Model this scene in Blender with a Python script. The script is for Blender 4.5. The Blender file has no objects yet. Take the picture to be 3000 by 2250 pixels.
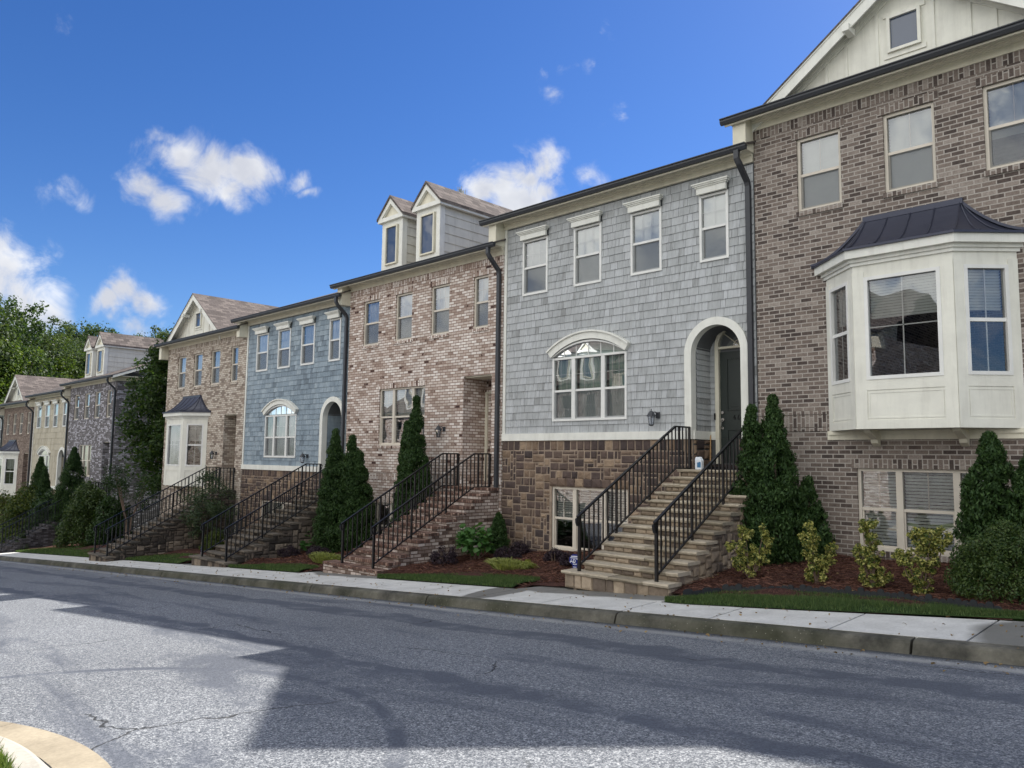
import bpy, bmesh, math, random
import numpy as np
from mathutils import Vector, Matrix

# Units: everything is drawn in "survey units" (camera at the origin, house fronts at y = 12) and
# scaled to metres by K in one pass at the end.
K = 14.2 / 12.0
S = bpy.context.scene
COL = S.collection
W = {}                                   # world position of every thing's root


def lin(r, g, b):
    f = lambda c: (c / 12.92 if c <= 0.04045 else ((c + 0.055) / 1.055) ** 2.4)
    return (f(r / 255), f(g / 255), f(b / 255))


def al(r, g, b, k=1.0):
    return tuple(min(0.86, c * k) for c in lin(r, g, b)) + (1.0,)


# ------------------------------------------------------------------ terrain functions
def zx(X):
    if X > -62: return -1.515 + .0725 * X
    return -1.515 + .0725 * -62 + .012 * (X + 62)


def zroad(X, y):
    t = min(max((7.5 - y) / 4, 0), 1)
    return zx(X) + .012 + .143 * t * t * (3 - 2 * t)


def ktop(X):
    return zx(X) + .130


def zbed(X, y):
    return ktop(X) + .02 * (y - 7.5) + max(0, .05 * (y - 8.5))


# ------------------------------------------------------------------ mesh builder
class MB:
    def __init__(s, xf=None):
        s.v = []; s.f = []; s.sw = []; s.xf = xf

    def add(s, vs, fs, swap=False):
        n = len(s.v)
        s.v += [tuple(s.xf(p)) if s.xf else tuple(p) for p in vs]
        for f in fs:
            s.f.append(tuple(i + n for i in f)); s.sw.append(swap)

    def box(s, x0, x1, y0, y1, z0, z1, swap=False):
        s.add([(x0, y0, z0), (x1, y0, z0), (x1, y1, z0), (x0, y1, z0), (x0, y0, z1), (x1, y0, z1), (x1, y1, z1), (x0, y1, z1)],
              [(0, 3, 2, 1), (4, 5, 6, 7), (0, 1, 5, 4), (1, 2, 6, 5), (2, 3, 7, 6), (3, 0, 4, 7)], swap)

    def poly(s, pts, swap=False):
        s.add(pts, [tuple(range(len(pts)))], swap)

    def prism(s, pts, axis, a, b, swap=False):
        """extrude a 2D outline: axis 'y' -> pts are (x,z); axis 'x' -> (y,z); axis 'z' -> (x,y)"""
        n = len(pts)
        m = {'y': lambda p, t: (p[0], t, p[1]), 'x': lambda p, t: (t, p[0], p[1]), 'z': lambda p, t: (p[0], p[1], t)}[axis]
        vs = [m(p, a) for p in pts] + [m(p, b) for p in pts]
        fs = [tuple(range(n))[::-1], tuple(range(n, 2 * n))]
        fs += [(i, (i + 1) % n, n + (i + 1) % n, n + i) for i in range(n)]
        s.add(vs, fs, swap)

    def tube(s, path, r, n=6, r1=None, rect=None, cap=True):
        """round (or rectangular, rect=(w,h)) tube along a polyline"""
        P = [Vector(p) for p in path]; m = len(P); vs = []
        for i, p in enumerate(P):
            d = (P[min(i + 1, m - 1)] - P[max(i - 1, 0)]).normalized()
            ref = Vector((0, 0, 1)) if abs(d.z) < .9 else Vector((0, 1, 0))
            a = d.cross(ref).normalized(); b = a.cross(d).normalized()
            rr = r if r1 is None else r + (r1 - r) * i / (m - 1)
            if rect:
                for su, sv in ((-1, -1), (1, -1), (1, 1), (-1, 1)):
                    vs.append(p + a * su * rect[0] / 2 + b * sv * rect[1] / 2)
            else:
                for k in range(n):
                    t = 2 * math.pi * k / n
                    vs.append(p + (a * math.cos(t) + b * math.sin(t)) * rr)
        q = 4 if rect else n
        fs = [(i * q + k, i * q + (k + 1) % q, (i + 1) * q + (k + 1) % q, (i + 1) * q + k) for i in range(m - 1) for k in range(q)]
        if cap: fs += [tuple(range(q))[::-1], tuple(range((m - 1) * q, m * q))]
        s.add(vs, fs)

    def lathe(s, cx, cy, prof, n=10):
        vs = [(cx + r * math.cos(2 * math.pi * k / n), cy + r * math.sin(2 * math.pi * k / n), z) for r, z in prof for k in range(n)]
        fs = [(i * n + k, i * n + (k + 1) % n, (i + 1) * n + (k + 1) % n, (i + 1) * n + k) for i in range(len(prof) - 1) for k in range(n)]
        fs += [tuple(range(n))[::-1], tuple(range((len(prof) - 1) * n, len(prof) * n))]
        s.add(vs, fs)

    def build(s, name, mat, parent=None, at=None, smooth=False, bevel=0):
        if not s.f: return None
        org = W[parent.name] if parent else (at or (0, 0, 0))
        me = bpy.data.meshes.new(name)
        vv = np.array(s.v, float)
        me.from_pydata((vv - np.array(org)).tolist(), [], s.f)
        uv = me.uv_layers.new(name='UVMap')
        for pi, p in enumerate(me.polygons):
            n = p.normal; ax, ay, az = abs(n.x), abs(n.y), abs(n.z)
            for li in p.loop_indices:
                c = me.vertices[me.loops[li].vertex_index].co
                if ay >= ax and ay >= az: t = (c.x * K, c.z * K)
                elif ax >= az: t = (c.y * K, c.z * K)
                elif ax > .35 and ax > 2 * ay: t = (c.y * K, c.x * K / max(az, .3))
                else: t = (c.x * K, c.y * K)
                uv.data[li].uv = (t[1], t[0]) if s.sw[pi] else t
        if smooth: me.polygons.foreach_set('use_smooth', [True] * len(me.polygons))
        me.materials.append(mat)
        o = bpy.data.objects.new(name, me); COL.objects.link(o)
        if parent: o.parent = parent
        else: o.location = org
        W[o.name] = org
        if bevel:
            md = o.modifiers.new('Bevel', 'BEVEL'); md.width = bevel * K; md.segments = 2; md.limit_method = 'ANGLE'
        return o


def empty(name, loc):
    o = bpy.data.objects.new(name, None); COL.objects.link(o); o.location = loc; W[o.name] = tuple(loc)
    o.empty_display_size = .2
    return o


def tag(o, label=None, cat=None, group=None, kind=None):
    if label: o['label'] = label
    if cat: o['category'] = cat
    if group: o['group'] = group
    if kind: o['kind'] = kind
    return o


def copy_tree(o, parent=None):
    c = o.copy(); COL.objects.link(c)
    if parent: c.parent = parent
    for ch in [x for x in bpy.data.objects if x.parent == o]:
        copy_tree(ch, c)
    return c


# ------------------------------------------------------------------ materials
class NT:
    def __init__(s, name):
        s.m = bpy.data.materials.new(name); s.m.use_nodes = True
        s.t = s.m.node_tree; s.t.nodes.clear()
        s.out = s.t.nodes.new('ShaderNodeOutputMaterial')

    def n(s, typ, **kw):
        nd = s.t.nodes.new('ShaderNode' + typ)
        for k, v in kw.items():
            if k.startswith('_'): setattr(nd, k[1:], v)
            else:
                key = int(k[1:]) if k[0] == 'i' and k[1:].isdigit() else k.replace('__', ' ')
                if hasattr(v, 'is_output') or (isinstance(v, bpy.types.NodeSocket)): s.t.links.new(v, nd.inputs[key])
                else: nd.inputs[key].default_value = v
        return nd

    def ramp(s, fac, stops, interp='LINEAR'):
        r = s.n('ValToRGB', Fac=fac); e = r.color_ramp.elements; r.color_ramp.interpolation = interp
        while len(e) > 1: e.remove(e[-1])
        e[0].position, e[0].color = stops[0][0], stops[0][1]
        for p, c in stops[1:]:
            x = e.new(p); x.color = c
        return r.outputs[0]

    def math(s, op, a, b=0.0, clamp=False):
        return s.n('Math', _operation=op, _use_clamp=clamp, i0=a, i1=b).outputs[0]

    def mix(s, fac, a, b, blend='MIX'):
        return s.n('MixRGB', _blend_type=blend, Fac=fac, Color1=a, Color2=b).outputs[0]

    def noise(s, vec, scale, detail=4, rough=.6, dist=0):
        return s.n('TexNoise', Vector=vec, Scale=scale, Detail=detail, Roughness=rough, Distortion=dist).outputs[0]

    def bump(s, h, strength=.3, dist=.01):
        return s.n('Bump', Height=h, Strength=strength, Distance=dist).outputs[0]

    def pbr(s, col, rough=.8, normal=None, metal=0, spec=.3, **kw):
        p = s.n('BsdfPrincipled')
        for k, v in (('Base Color', col), ('Roughness', rough), ('Metallic', metal), ('Specular IOR Level', spec)):
            if isinstance(v, bpy.types.NodeSocket): s.t.links.new(v, p.inputs[k])
            else: p.inputs[k].default_value = v
        if normal is not None: s.t.links.new(normal, p.inputs['Normal'])
        return p

    def fin(s, shader):
        s.t.links.new(shader.outputs[0] if hasattr(shader, 'outputs') else shader, s.out.inputs['Surface'])
        return s.m

    def obj(s): return s.n('TexCoord').outputs['Object']
    def uv(s): return s.n('TexCoord').outputs['UV']


def brick_mat(name, stops, mortar, stain=.25, bw=.2127, bh=.0797, off=0.0, mort=.010, squash=1.0, mottled=.25):
    t = NT(name)
    uv = t.n('Mapping', Vector=t.uv(), Location=(off, off * .7, 0)).outputs[0]
    b = t.n('TexBrick', Vector=uv, Color1=(0, 0, 0, 1), Color2=(1, 1, 1, 1), Mortar=(.5, .5, .5, 1), Scale=1.0, i5=mort, i6=.12, i7=0.0, i8=bw, i9=bh)
    b.offset = .5; b.squash = squash
    n1 = t.noise(uv, 38, 4); n2 = t.noise(uv, 1.1, 3); n3 = t.noise(t.n('Mapping', Vector=uv, Scale=(1, .3, 1)).outputs[0], 17, 3)
    r = t.math('ADD', b.outputs['Color'], t.math('MULTIPLY', t.math('SUBTRACT', n3, .5), mottled * 1.6))
    col = t.ramp(r, stops)
    col = t.mix(mottled * 1.6, col, t.ramp(n1, [(.3, (.62, .6, .58, 1)), (.7, (1.35, 1.35, 1.35, 1))]), 'MULTIPLY')
    mcol = t.mix(.5, mortar, t.ramp(n1, [(.3, (.75, .75, .75, 1)), (.7, (1.2, 1.2, 1.2, 1))]), 'MULTIPLY')
    col = t.mix(b.outputs['Fac'], col, mcol)
    col = t.mix(stain, col, t.ramp(n2, [(.3, (.55, .53, .52, 1)), (.65, (1.1, 1.1, 1.1, 1))]), 'MULTIPLY')
    h = t.math('SUBTRACT', t.math('MULTIPLY', n1, .35), b.outputs['Fac'])
    return t.fin(t.pbr(col, .9, t.bump(h, .7, .008), spec=.15))


def island_mat(name, stops, scale=30, rough=.85, bump=.3, stain=.3, stretch=(1, 1, 1), spec=.2):
    """per-piece colour (stones, shingles): every loose piece takes its own tone"""
    t = NT(name)
    g = t.n('NewGeometry').outputs['Random Per Island']
    o = t.n('Mapping', Vector=t.obj(), Scale=stretch).outputs[0]
    n1 = t.noise(o, scale, 5); n2 = t.noise(t.obj(), 1.3, 3); n4 = t.noise(o, scale * .25, 3)
    col = t.ramp(t.math('ADD', g, t.math('MULTIPLY', t.math('SUBTRACT', n4, .5), .35)), stops)
    col = t.mix(.6, col, t.ramp(n1, [(.3, (.72, .71, .70, 1)), (.7, (1.2, 1.2, 1.2, 1))]), 'MULTIPLY')
    col = t.mix(stain, col, t.ramp(n2, [(.3, (.6, .58, .56, 1)), (.65, (1.1, 1.1, 1.1, 1))]), 'MULTIPLY')
    return t.fin(t.pbr(col, rough, t.bump(n1, bump, .012), spec=spec))


def paint(name, c, rough=.55, scale=3, var=.1, bump=.05, spec=.3, metal=0, grime=0.0):
    t = NT(name)
    n1 = t.noise(t.obj(), scale, 5); n2 = t.noise(t.obj(), 45, 3)
    col = t.mix(1.0, c, t.ramp(n1, [(.3, (1 - var,) * 3 + (1,)), (.7, (1 + var * .4,) * 3 + (1,))]), 'MULTIPLY')
    if grime:                                                  # rain streaks and dirt with shapes of their own
        sv = t.n('Mapping', Vector=t.obj(), Scale=(5, 5, .55)).outputs[0]
        g1 = t.n('MapRange', _clamp=True, Value=t.noise(sv, 1.6, 5, .65), i1=.5, i2=.75, i3=0.0, i4=grime).outputs[0]
        col = t.mix(g1, col, (.22, .20, .16, 1))
    return t.fin(t.pbr(col, rough, t.bump(n2, bump, .004), metal, spec))


def leaf_mat(name, stops, rough=.6, trans=.35, spec=.25):
    t = NT(name)
    g = t.n('NewGeometry').outputs['Random Per Island']
    n = t.noise(t.obj(), .9, 2)
    col = t.ramp(t.math('ADD', t.math('MULTIPLY', g, .8), t.math('MULTIPLY', n, .2)), stops)
    p = t.pbr(col, rough, spec=spec)
    tr = t.n('BsdfTranslucent', Color=t.mix(1.0, col, (1.5, 1.5, .7, 1), 'MULTIPLY'))
    return t.fin(t.n('MixShader', i0=trans, i1=p.outputs[0], i2=tr.outputs[0]))


def glass_mat(name, tint=(.95, .97, .965, 1), gain=2.6, base=.06, wav=.06):
    t = NT(name)
    uv = t.uv()
    n = t.noise(uv, 1.1, 1, .4, .6)
    nb = t.bump(n, wav, .05)
    fr = t.n('Fresnel', IOR=1.5).outputs[0]
    fac = t.math('ADD', t.math('MULTIPLY', fr, gain), base, True)
    gl = t.n('BsdfGlossy', Color=(.95, .97, 1, 1), Roughness=.0, Normal=nb)
    tr = t.n('BsdfTransparent', Color=tint)
    return t.fin(t.n('MixShader', i0=fac, i1=tr.outputs[0], i2=gl.outputs[0]))


def screen_mat():
    t = NT('insect_screen')
    tr = t.n('BsdfTransparent', Color=(.8, .81, .82, 1)); d = t.n('BsdfDiffuse', Color=(.26, .265, .27, 1))
    return t.fin(t.n('MixShader', i0=.26, i1=tr.outputs[0], i2=d.outputs[0]))


G_ = lambda v: (v, v, v, 1)
MAT = {}
MAT['trim'] = paint('cream_trim', al(217, 212, 193, 1.0), .6, grime=.22)
MAT['trim2'] = paint('white_trim', al(222, 222, 214, 1.0), .55, grime=.2)
MAT['bay'] = paint('bay_paint', al(222, 221, 210, 1.0), .5, grime=.2)
MAT['siding'] = paint('siding', al(208, 206, 195, 1.0), .6, grime=.3)
MAT['frame'] = paint('window_frame', al(206, 198, 184, 1.0), .5)
MAT['wframe'] = paint('white_window_frame', al(222, 222, 218, 1.0), .45)
MAT['dark'] = paint('dark_metal', al(56, 58, 62, 1.0), .45, spec=.4)
MAT['iron'] = paint('black_iron', al(14, 14, 17, 1.0), .4, var=.3, bump=.1, spec=.5)
MAT['metalroof'] = paint('metal_roof', al(56, 59, 74, 1.0), .38, spec=.5, metal=.3)
MAT['blind'] = paint('blind_slat', al(226, 228, 222, 1.0), .6)
MAT['curtain'] = paint('curtain', al(176, 192, 182, 1.0), .9)
MAT['glass'] = glass_mat('window_glass')
MAT['glassb'] = glass_mat('bay_glass', gain=2.1, base=.05, wav=.10)
MAT['screen'] = screen_mat()
MAT['door'] = paint('door_paint', al(40, 48, 45, 1.0), .45, spec=.4)
MAT['steel'] = paint('nickel', al(190, 188, 184), .25, metal=.9)
MAT['lampglass'] = glass_mat('lamp_glass', tint=(.75, .77, .8, 1), gain=1.5, base=.08, wav=.2)
MAT['sheath'] = paint('sheathing', al(96, 98, 100), .9)
MAT['mortar'] = paint('mortar', al(150, 134, 118), .95, scale=9, var=.3, bump=.3)
MAT['inside'] = paint('plaster', al(120, 116, 108), .9)

# bricks
MAT['b1'] = brick_mat('brick_brown', [(0, al(76, 68, 65)), (.2, al(94, 84, 79)), (.4, al(116, 105, 98)), (.8, al(131, 120, 112)), (1, al(150, 141, 133))], al(168, 161, 153), off=.03, mottled=.34)
MAT['b3'] = brick_mat('brick_blush', [(0, al(74, 58, 56)), (.015, al(80, 62, 58)), (.03, al(154, 136, 125)), (.3, al(186, 171, 160)), (.6, al(205, 194, 185)), (1, al(226, 219, 212))], al(132, 108, 96), off=1.37, mottled=.14)
MAT['b5'] = brick_mat('brick_tan', [(0, al(128, 117, 108)), (.25, al(148, 135, 124)), (.4, al(180, 169, 156)), (1, al(202, 194, 182))], al(134, 122, 110), off=2.2, mottled=.15)
MAT['b6'] = brick_mat('brick_plum', [(0, al(94, 91, 94)), (.45, al(112, 109, 112)), (.6, al(130, 128, 131)), (.75, al(164, 162, 170)), (1, al(188, 187, 195))], al(112, 108, 107), off=3.1, mottled=.15)
MAT['b8'] = brick_mat('brick_rust', [(0, al(90, 78, 71)), (.5, al(120, 105, 96)), (1, al(148, 134, 123))], al(130, 116, 106), off=4.4)
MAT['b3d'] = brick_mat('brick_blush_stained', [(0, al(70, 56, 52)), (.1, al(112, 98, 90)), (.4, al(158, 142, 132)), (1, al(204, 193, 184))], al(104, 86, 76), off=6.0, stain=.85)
MAT['b6d'] = brick_mat('brick_plum_dark', [(0, al(52, 50, 52)), (.5, al(78, 75, 77)), (1, al(108, 106, 110))], al(70, 67, 66), off=6.6, stain=.7)  # darker copy of the plum brick, for the stair
MAT['bst'] = brick_mat('brick_steps', [(0, al(86, 66, 60)), (.4, al(120, 92, 82)), (.7, al(146, 120, 108)), (1, al(176, 152, 138))], al(84, 72, 64), off=5.0, stain=.6)
# shingle walls
MAT['s2'] = island_mat('shingle_grey', [(0, al(142, 144, 144)), (.06, al(161, 164, 165)), (.5, al(170, 173, 174)), (1, al(178, 181, 183))], 26, .75, .15, .15, (1, 1, .12))
MAT['s4'] = island_mat('shingle_blue', [(0, al(108, 120, 130)), (.15, al(127, 141, 152)), (.6, al(136, 150, 161)), (1, al(150, 163, 172))], 26, .75, .15, .2, (1, 1, .12))
MAT['s7'] = island_mat('shingle_tan', [(0, al(158, 150, 132)), (.3, al(172, 164, 146)), (1, al(184, 177, 159))], 26, .75, .15, .2, (1, 1, .12))
MAT['s9'] = island_mat('shingle_sage', [(0, al(140, 146, 140)), (1, al(166, 172, 164))], 26, .75, .15, .2, (1, 1, .12))
# stones
MAT['st2'] = island_mat('stone_brown', [(0, al(70, 62, 61)), (.35, al(90, 77, 72)), (.6, al(104, 89, 80)), (.82, al(122, 104, 88)), (1, al(150, 131, 111))], 16, .9, .8, .3)
MAT['stside'] = island_mat('stone_grey', [(0, al(100, 90, 82)), (.4, al(130, 117, 103)), (.75, al(150, 136, 118)), (1, al(176, 160, 140))], 16, .9, .8, .45)
MAT['flag'] = island_mat('flagstone', [(0, al(140, 131, 114)), (.5, al(168, 158, 140)), (.85, al(184, 173, 154)), (1, al(182, 146, 106))], 14, .85, .6, .35)
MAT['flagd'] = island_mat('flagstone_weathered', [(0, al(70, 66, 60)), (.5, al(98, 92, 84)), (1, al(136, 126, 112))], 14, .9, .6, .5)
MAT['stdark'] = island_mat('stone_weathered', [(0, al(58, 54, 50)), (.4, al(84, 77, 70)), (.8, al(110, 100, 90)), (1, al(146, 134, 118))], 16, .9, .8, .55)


def roof_mat():
    t = NT('asphalt_shingles')
    uv = t.uv()
    b = t.n('TexBrick', Vector=uv, Color1=(0, 0, 0, 1), Color2=(1, 1, 1, 1), Mortar=(0, 0, 0, 1), Scale=1.0, i5=.006, i6=.3, i7=0.0, i8=.3, i9=.145)
    n1 = t.noise(uv, 60, 3); n2 = t.noise(uv, .9, 3)
    col = t.ramp(b.outputs['Color'], [(0, al(84, 78, 75)), (.5, al(98, 91, 88)), (1, al(116, 108, 103))])
    col = t.mix(.5, col, t.ramp(n1, [(.3, G_(.7)), (.7, G_(1.2))]), 'MULTIPLY')
    col = t.mix(b.outputs['Fac'], col, al(58, 54, 53))
    col = t.mix(.3, col, t.ramp(n2, [(.3, G_(.7)), (.7, G_(1.1))]), 'MULTIPLY')
    return t.fin(t.pbr(col, .95, t.bump(b.outputs['Fac'], -.5, .01), spec=.1))


MAT['roof'] = roof_mat()
# ------------------------------------------------------------------ house pieces
rnd = random.Random(7)
YB, YS = 11.97, 12.0          # face of brick / of the shingle backing


def arch_pts(xc, zs, r, n=16, rise=None):
    """points of an arch from left spring to right spring"""
    if rise is None:
        return [(xc - r * math.cos(math.pi * i / n), zs + r * math.sin(math.pi * i / n)) for i in range(n + 1)]
    R = (r * r + rise * rise) / (2 * rise); a = math.asin(r / R)
    return [(xc + R * math.sin(-a + 2 * a * i / n), zs + rise - R + R * math.cos(-a + 2 * a * i / n)) for i in range(n + 1)]


def wall_front(mb, X0, X1, Z0, Z1, y, ops, depth=.12):
    """ops: dict(x0,x1,z0,z1[,arch=[pts]]) holes; reveals run back by depth"""
    xs = sorted({X0, X1, *[o['x0'] for o in ops], *[o['x1'] for o in ops]})
    zs = sorted({Z0, Z1, *[o['z0'] for o in ops], *[o['z1'] for o in ops]})
    for i in range(len(xs) - 1):
        for j in range(len(zs) - 1):
            cx, cz = (xs[i] + xs[i + 1]) / 2, (zs[j] + zs[j + 1]) / 2
            if any(o['x0'] < cx < o['x1'] and o['z0'] < cz < o['z1'] for o in ops): continue
            mb.poly([(xs[i], y, zs[j]), (xs[i + 1], y, zs[j]), (xs[i + 1], y, zs[j + 1]), (xs[i], y, zs[j + 1])])
    for o in ops:
        d = o.get('depth', depth)
        x0, x1, z0, z1 = o['x0'], o['x1'], o['z0'], o['z1']
        if 'arch' in o:
            A = o['arch']; zs_ = A[0][1]; h = len(A) // 2
            for k in range(h):
                mb.poly([(x0, y, z1), (A[k][0], y, A[k][1]), (A[k + 1][0], y, A[k + 1][1])])
                q = len(A) - 1 - k
                mb.poly([(x1, y, z1), (A[q - 1][0], y, A[q - 1][1]), (A[q][0], y, A[q][1])])
            for k in range(len(A) - 1):
                mb.poly([(A[k][0], y, A[k][1]), (A[k + 1][0], y, A[k + 1][1]), (A[k + 1][0], y + d, A[k + 1][1]), (A[k][0], y + d, A[k][1])])
            zt = zs_
        else:
            zt = z1
            mb.poly([(x0, y, z1), (x1, y, z1), (x1, y + d, z1), (x0, y + d, z1)])
        mb.poly([(x0, y, z0), (x0, y, zt), (x0, y + d, zt), (x0, y + d, z0)])
        mb.poly([(x1, y, z0), (x1, y, zt), (x1, y + d, zt), (x1, y + d, z0)])
        mb.poly([(x0, y, z0), (x1, y, z0), (x1, y + d, z0), (x0, y + d, z0)])


def rect_minus(r, c):
    a, b, p, q = r; ca, cb, cp, cq = c
    if ca >= b - 1e-6 or cb <= a + 1e-6 or cp >= q - 1e-6 or cq <= p + 1e-6: return [r]
    out = []
    if ca > a: out.append((a, ca, p, q))
    if cb < b: out.append((cb, b, p, q))
    m0, m1 = max(a, ca), min(b, cb)
    if cp > p: out.append((m0, m1, p, cp))
    if cq < q: out.append((m0, m1, cq, q))
    return [t for t in out if t[1] - t[0] > .008 and t[3] - t[2] > .012]


def op_rects(ops):
    R = []
    for o in ops:
        if 'arch' in o:
            A = o['arch']; R.append((o['x0'], o['x1'], o['z0'], A[0][1])); n = 9; zt = o['z1']; z0 = A[0][1]
            for i in range(n):
                za, zb = z0 + (zt - z0) * i / n, z0 + (zt - z0) * (i + 1) / n
                xs = [p[0] for p in A if p[1] >= za]
                if xs: R.append((min(xs), max(xs), za, zb))
        else: R.append((o['x0'], o['x1'], o['z0'], o['z1']))
    return R


def shingles(mb, X0, X1, Z0, Z1, y, ops, rng, row=.15, wmin=.09, wmax=.24, mp=None):
    R = op_rects(ops); nrow = int(round((Z1 - Z0) / row)); row = (Z1 - Z0) / nrow
    for j in range(nrow):
        za, zb = Z0 + j * row, Z0 + (j + 1) * row; x = X0
        while x < X1 - .01:
            w = rng.choice((wmin, wmin * 1.25, wmax * .7, wmax * .85, wmax, wmax)) * rng.uniform(.92, 1.08)
            xb = min(X1, x + w)
            if X1 - xb < .05: xb = X1
            ps = [(x + .0032, xb - .0032, za, zb)]
            for c in R: ps = [t for r in ps for t in rect_minus(r, c)]
            dz = rng.uniform(-.0015, .0015)
            for a, b, p, q in ps:
                f = lambda z: .020 - .014 * (z - za) / row
                y0, y1 = y - f(p), y - f(q); p_ = p + (dz if abs(p - za) < 1e-6 else 0)
                vs = [(a, y0, p_), (b, y0, p_), (b, y1, q), (a, y1, q), (a, y, p_), (b, y, p_), (b, y, q), (a, y, q)]
                if mp: vs = [mp(*v) for v in vs]
                mb.add(vs, [(0, 1, 2, 3), (0, 4, 5, 1), (1, 5, 6, 2), (3, 7, 4, 0)])
            x = xb


def stone(mb, u0, u1, v0, v1, mp, rng, gap=.0105, out=.03, inset=.022):
    """one rough stone block on the (u,v) plane; mp(u,v,d) places it, d = distance out of the wall"""
    j = lambda s: rng.uniform(-s, s); g = gap
    o = [(u0 + g + j(.004), v0 + g + j(.004)), (u1 - g + j(.004), v0 + g + j(.004)), (u1 - g + j(.004), v1 - g + j(.004)), (u0 + g + j(.004), v1 - g + j(.004))]
    m = []; w = min(u1 - u0, v1 - v0); k = min(inset, w * .22)
    for (a, b), (su, sv) in zip(o, ((1, 1), (-1, 1), (-1, -1), (1, -1))):
        m.append((a + su * k * rng.uniform(.7, 1.3), b + sv * k * rng.uniform(.7, 1.3)))
    d0 = out * rng.uniform(.75, 1.2)
    vs = [mp(a, b, -.01) for a, b in o] + [mp(a, b, d0 * .6) for a, b in o] + [mp(a, b, d0 * rng.uniform(.8, 1.25)) for a, b in m]
    cu, cv = (u0 + u1) / 2 + j(.02), (v0 + v1) / 2 + j(.01)
    vs.append(mp(cu, cv, d0 * rng.uniform(.95, 1.35)))
    fs = []
    for i in range(4):
        n = (i + 1) % 4
        fs += [(i, n, 4 + n, 4 + i), (4 + i, 4 + n, 8 + n, 8 + i), (8 + i, 8 + n, 12)]
    mb.add(vs, fs)


def stone_pack(mb, u0, u1, v0, v1, mp, rng, cell=.085, inside=None, maxw=4, maxh=2, **kw):
    nu, nv = max(1, int(round((u1 - u0) / cell))), max(1, int(round((v1 - v0) / cell)))
    cu, cv = (u1 - u0) / nu, (v1 - v0) / nv
    occ = [[not (inside is None or inside(u0 + (i + .5) * cu, v0 + (j + .5) * cv)) for i in range(nu)] for j in range(nv)]
    for j in range(nv):
        for i in range(nu):
            if occ[j][i]: continue
            w = rng.choice([2, 2, 3, 3, 4, 1][:6]); h = rng.choice([1, 2, 2, 1, 2, 3][:6]); w = min(w, maxw); h = min(h, maxh)
            while w > 1 and (i + w > nu or any(occ[j][i + k] for k in range(w))): w -= 1
            while h > 1 and (j + h > nv or any(occ[j + h - 1][i + k] for k in range(w))): h -= 1
            ok = all(not occ[jj][ii] for jj in range(j, j + h) for ii in range(i, i + w))
            if not ok: h = 1
            for jj in range(j, j + h):
                for ii in range(i, i + w): occ[jj][ii] = True
            stone(mb, u0 + i * cu, u0 + (i + w) * cu, v0 + j * cv, v0 + (j + h) * cv, mp, rng, **kw)


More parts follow.
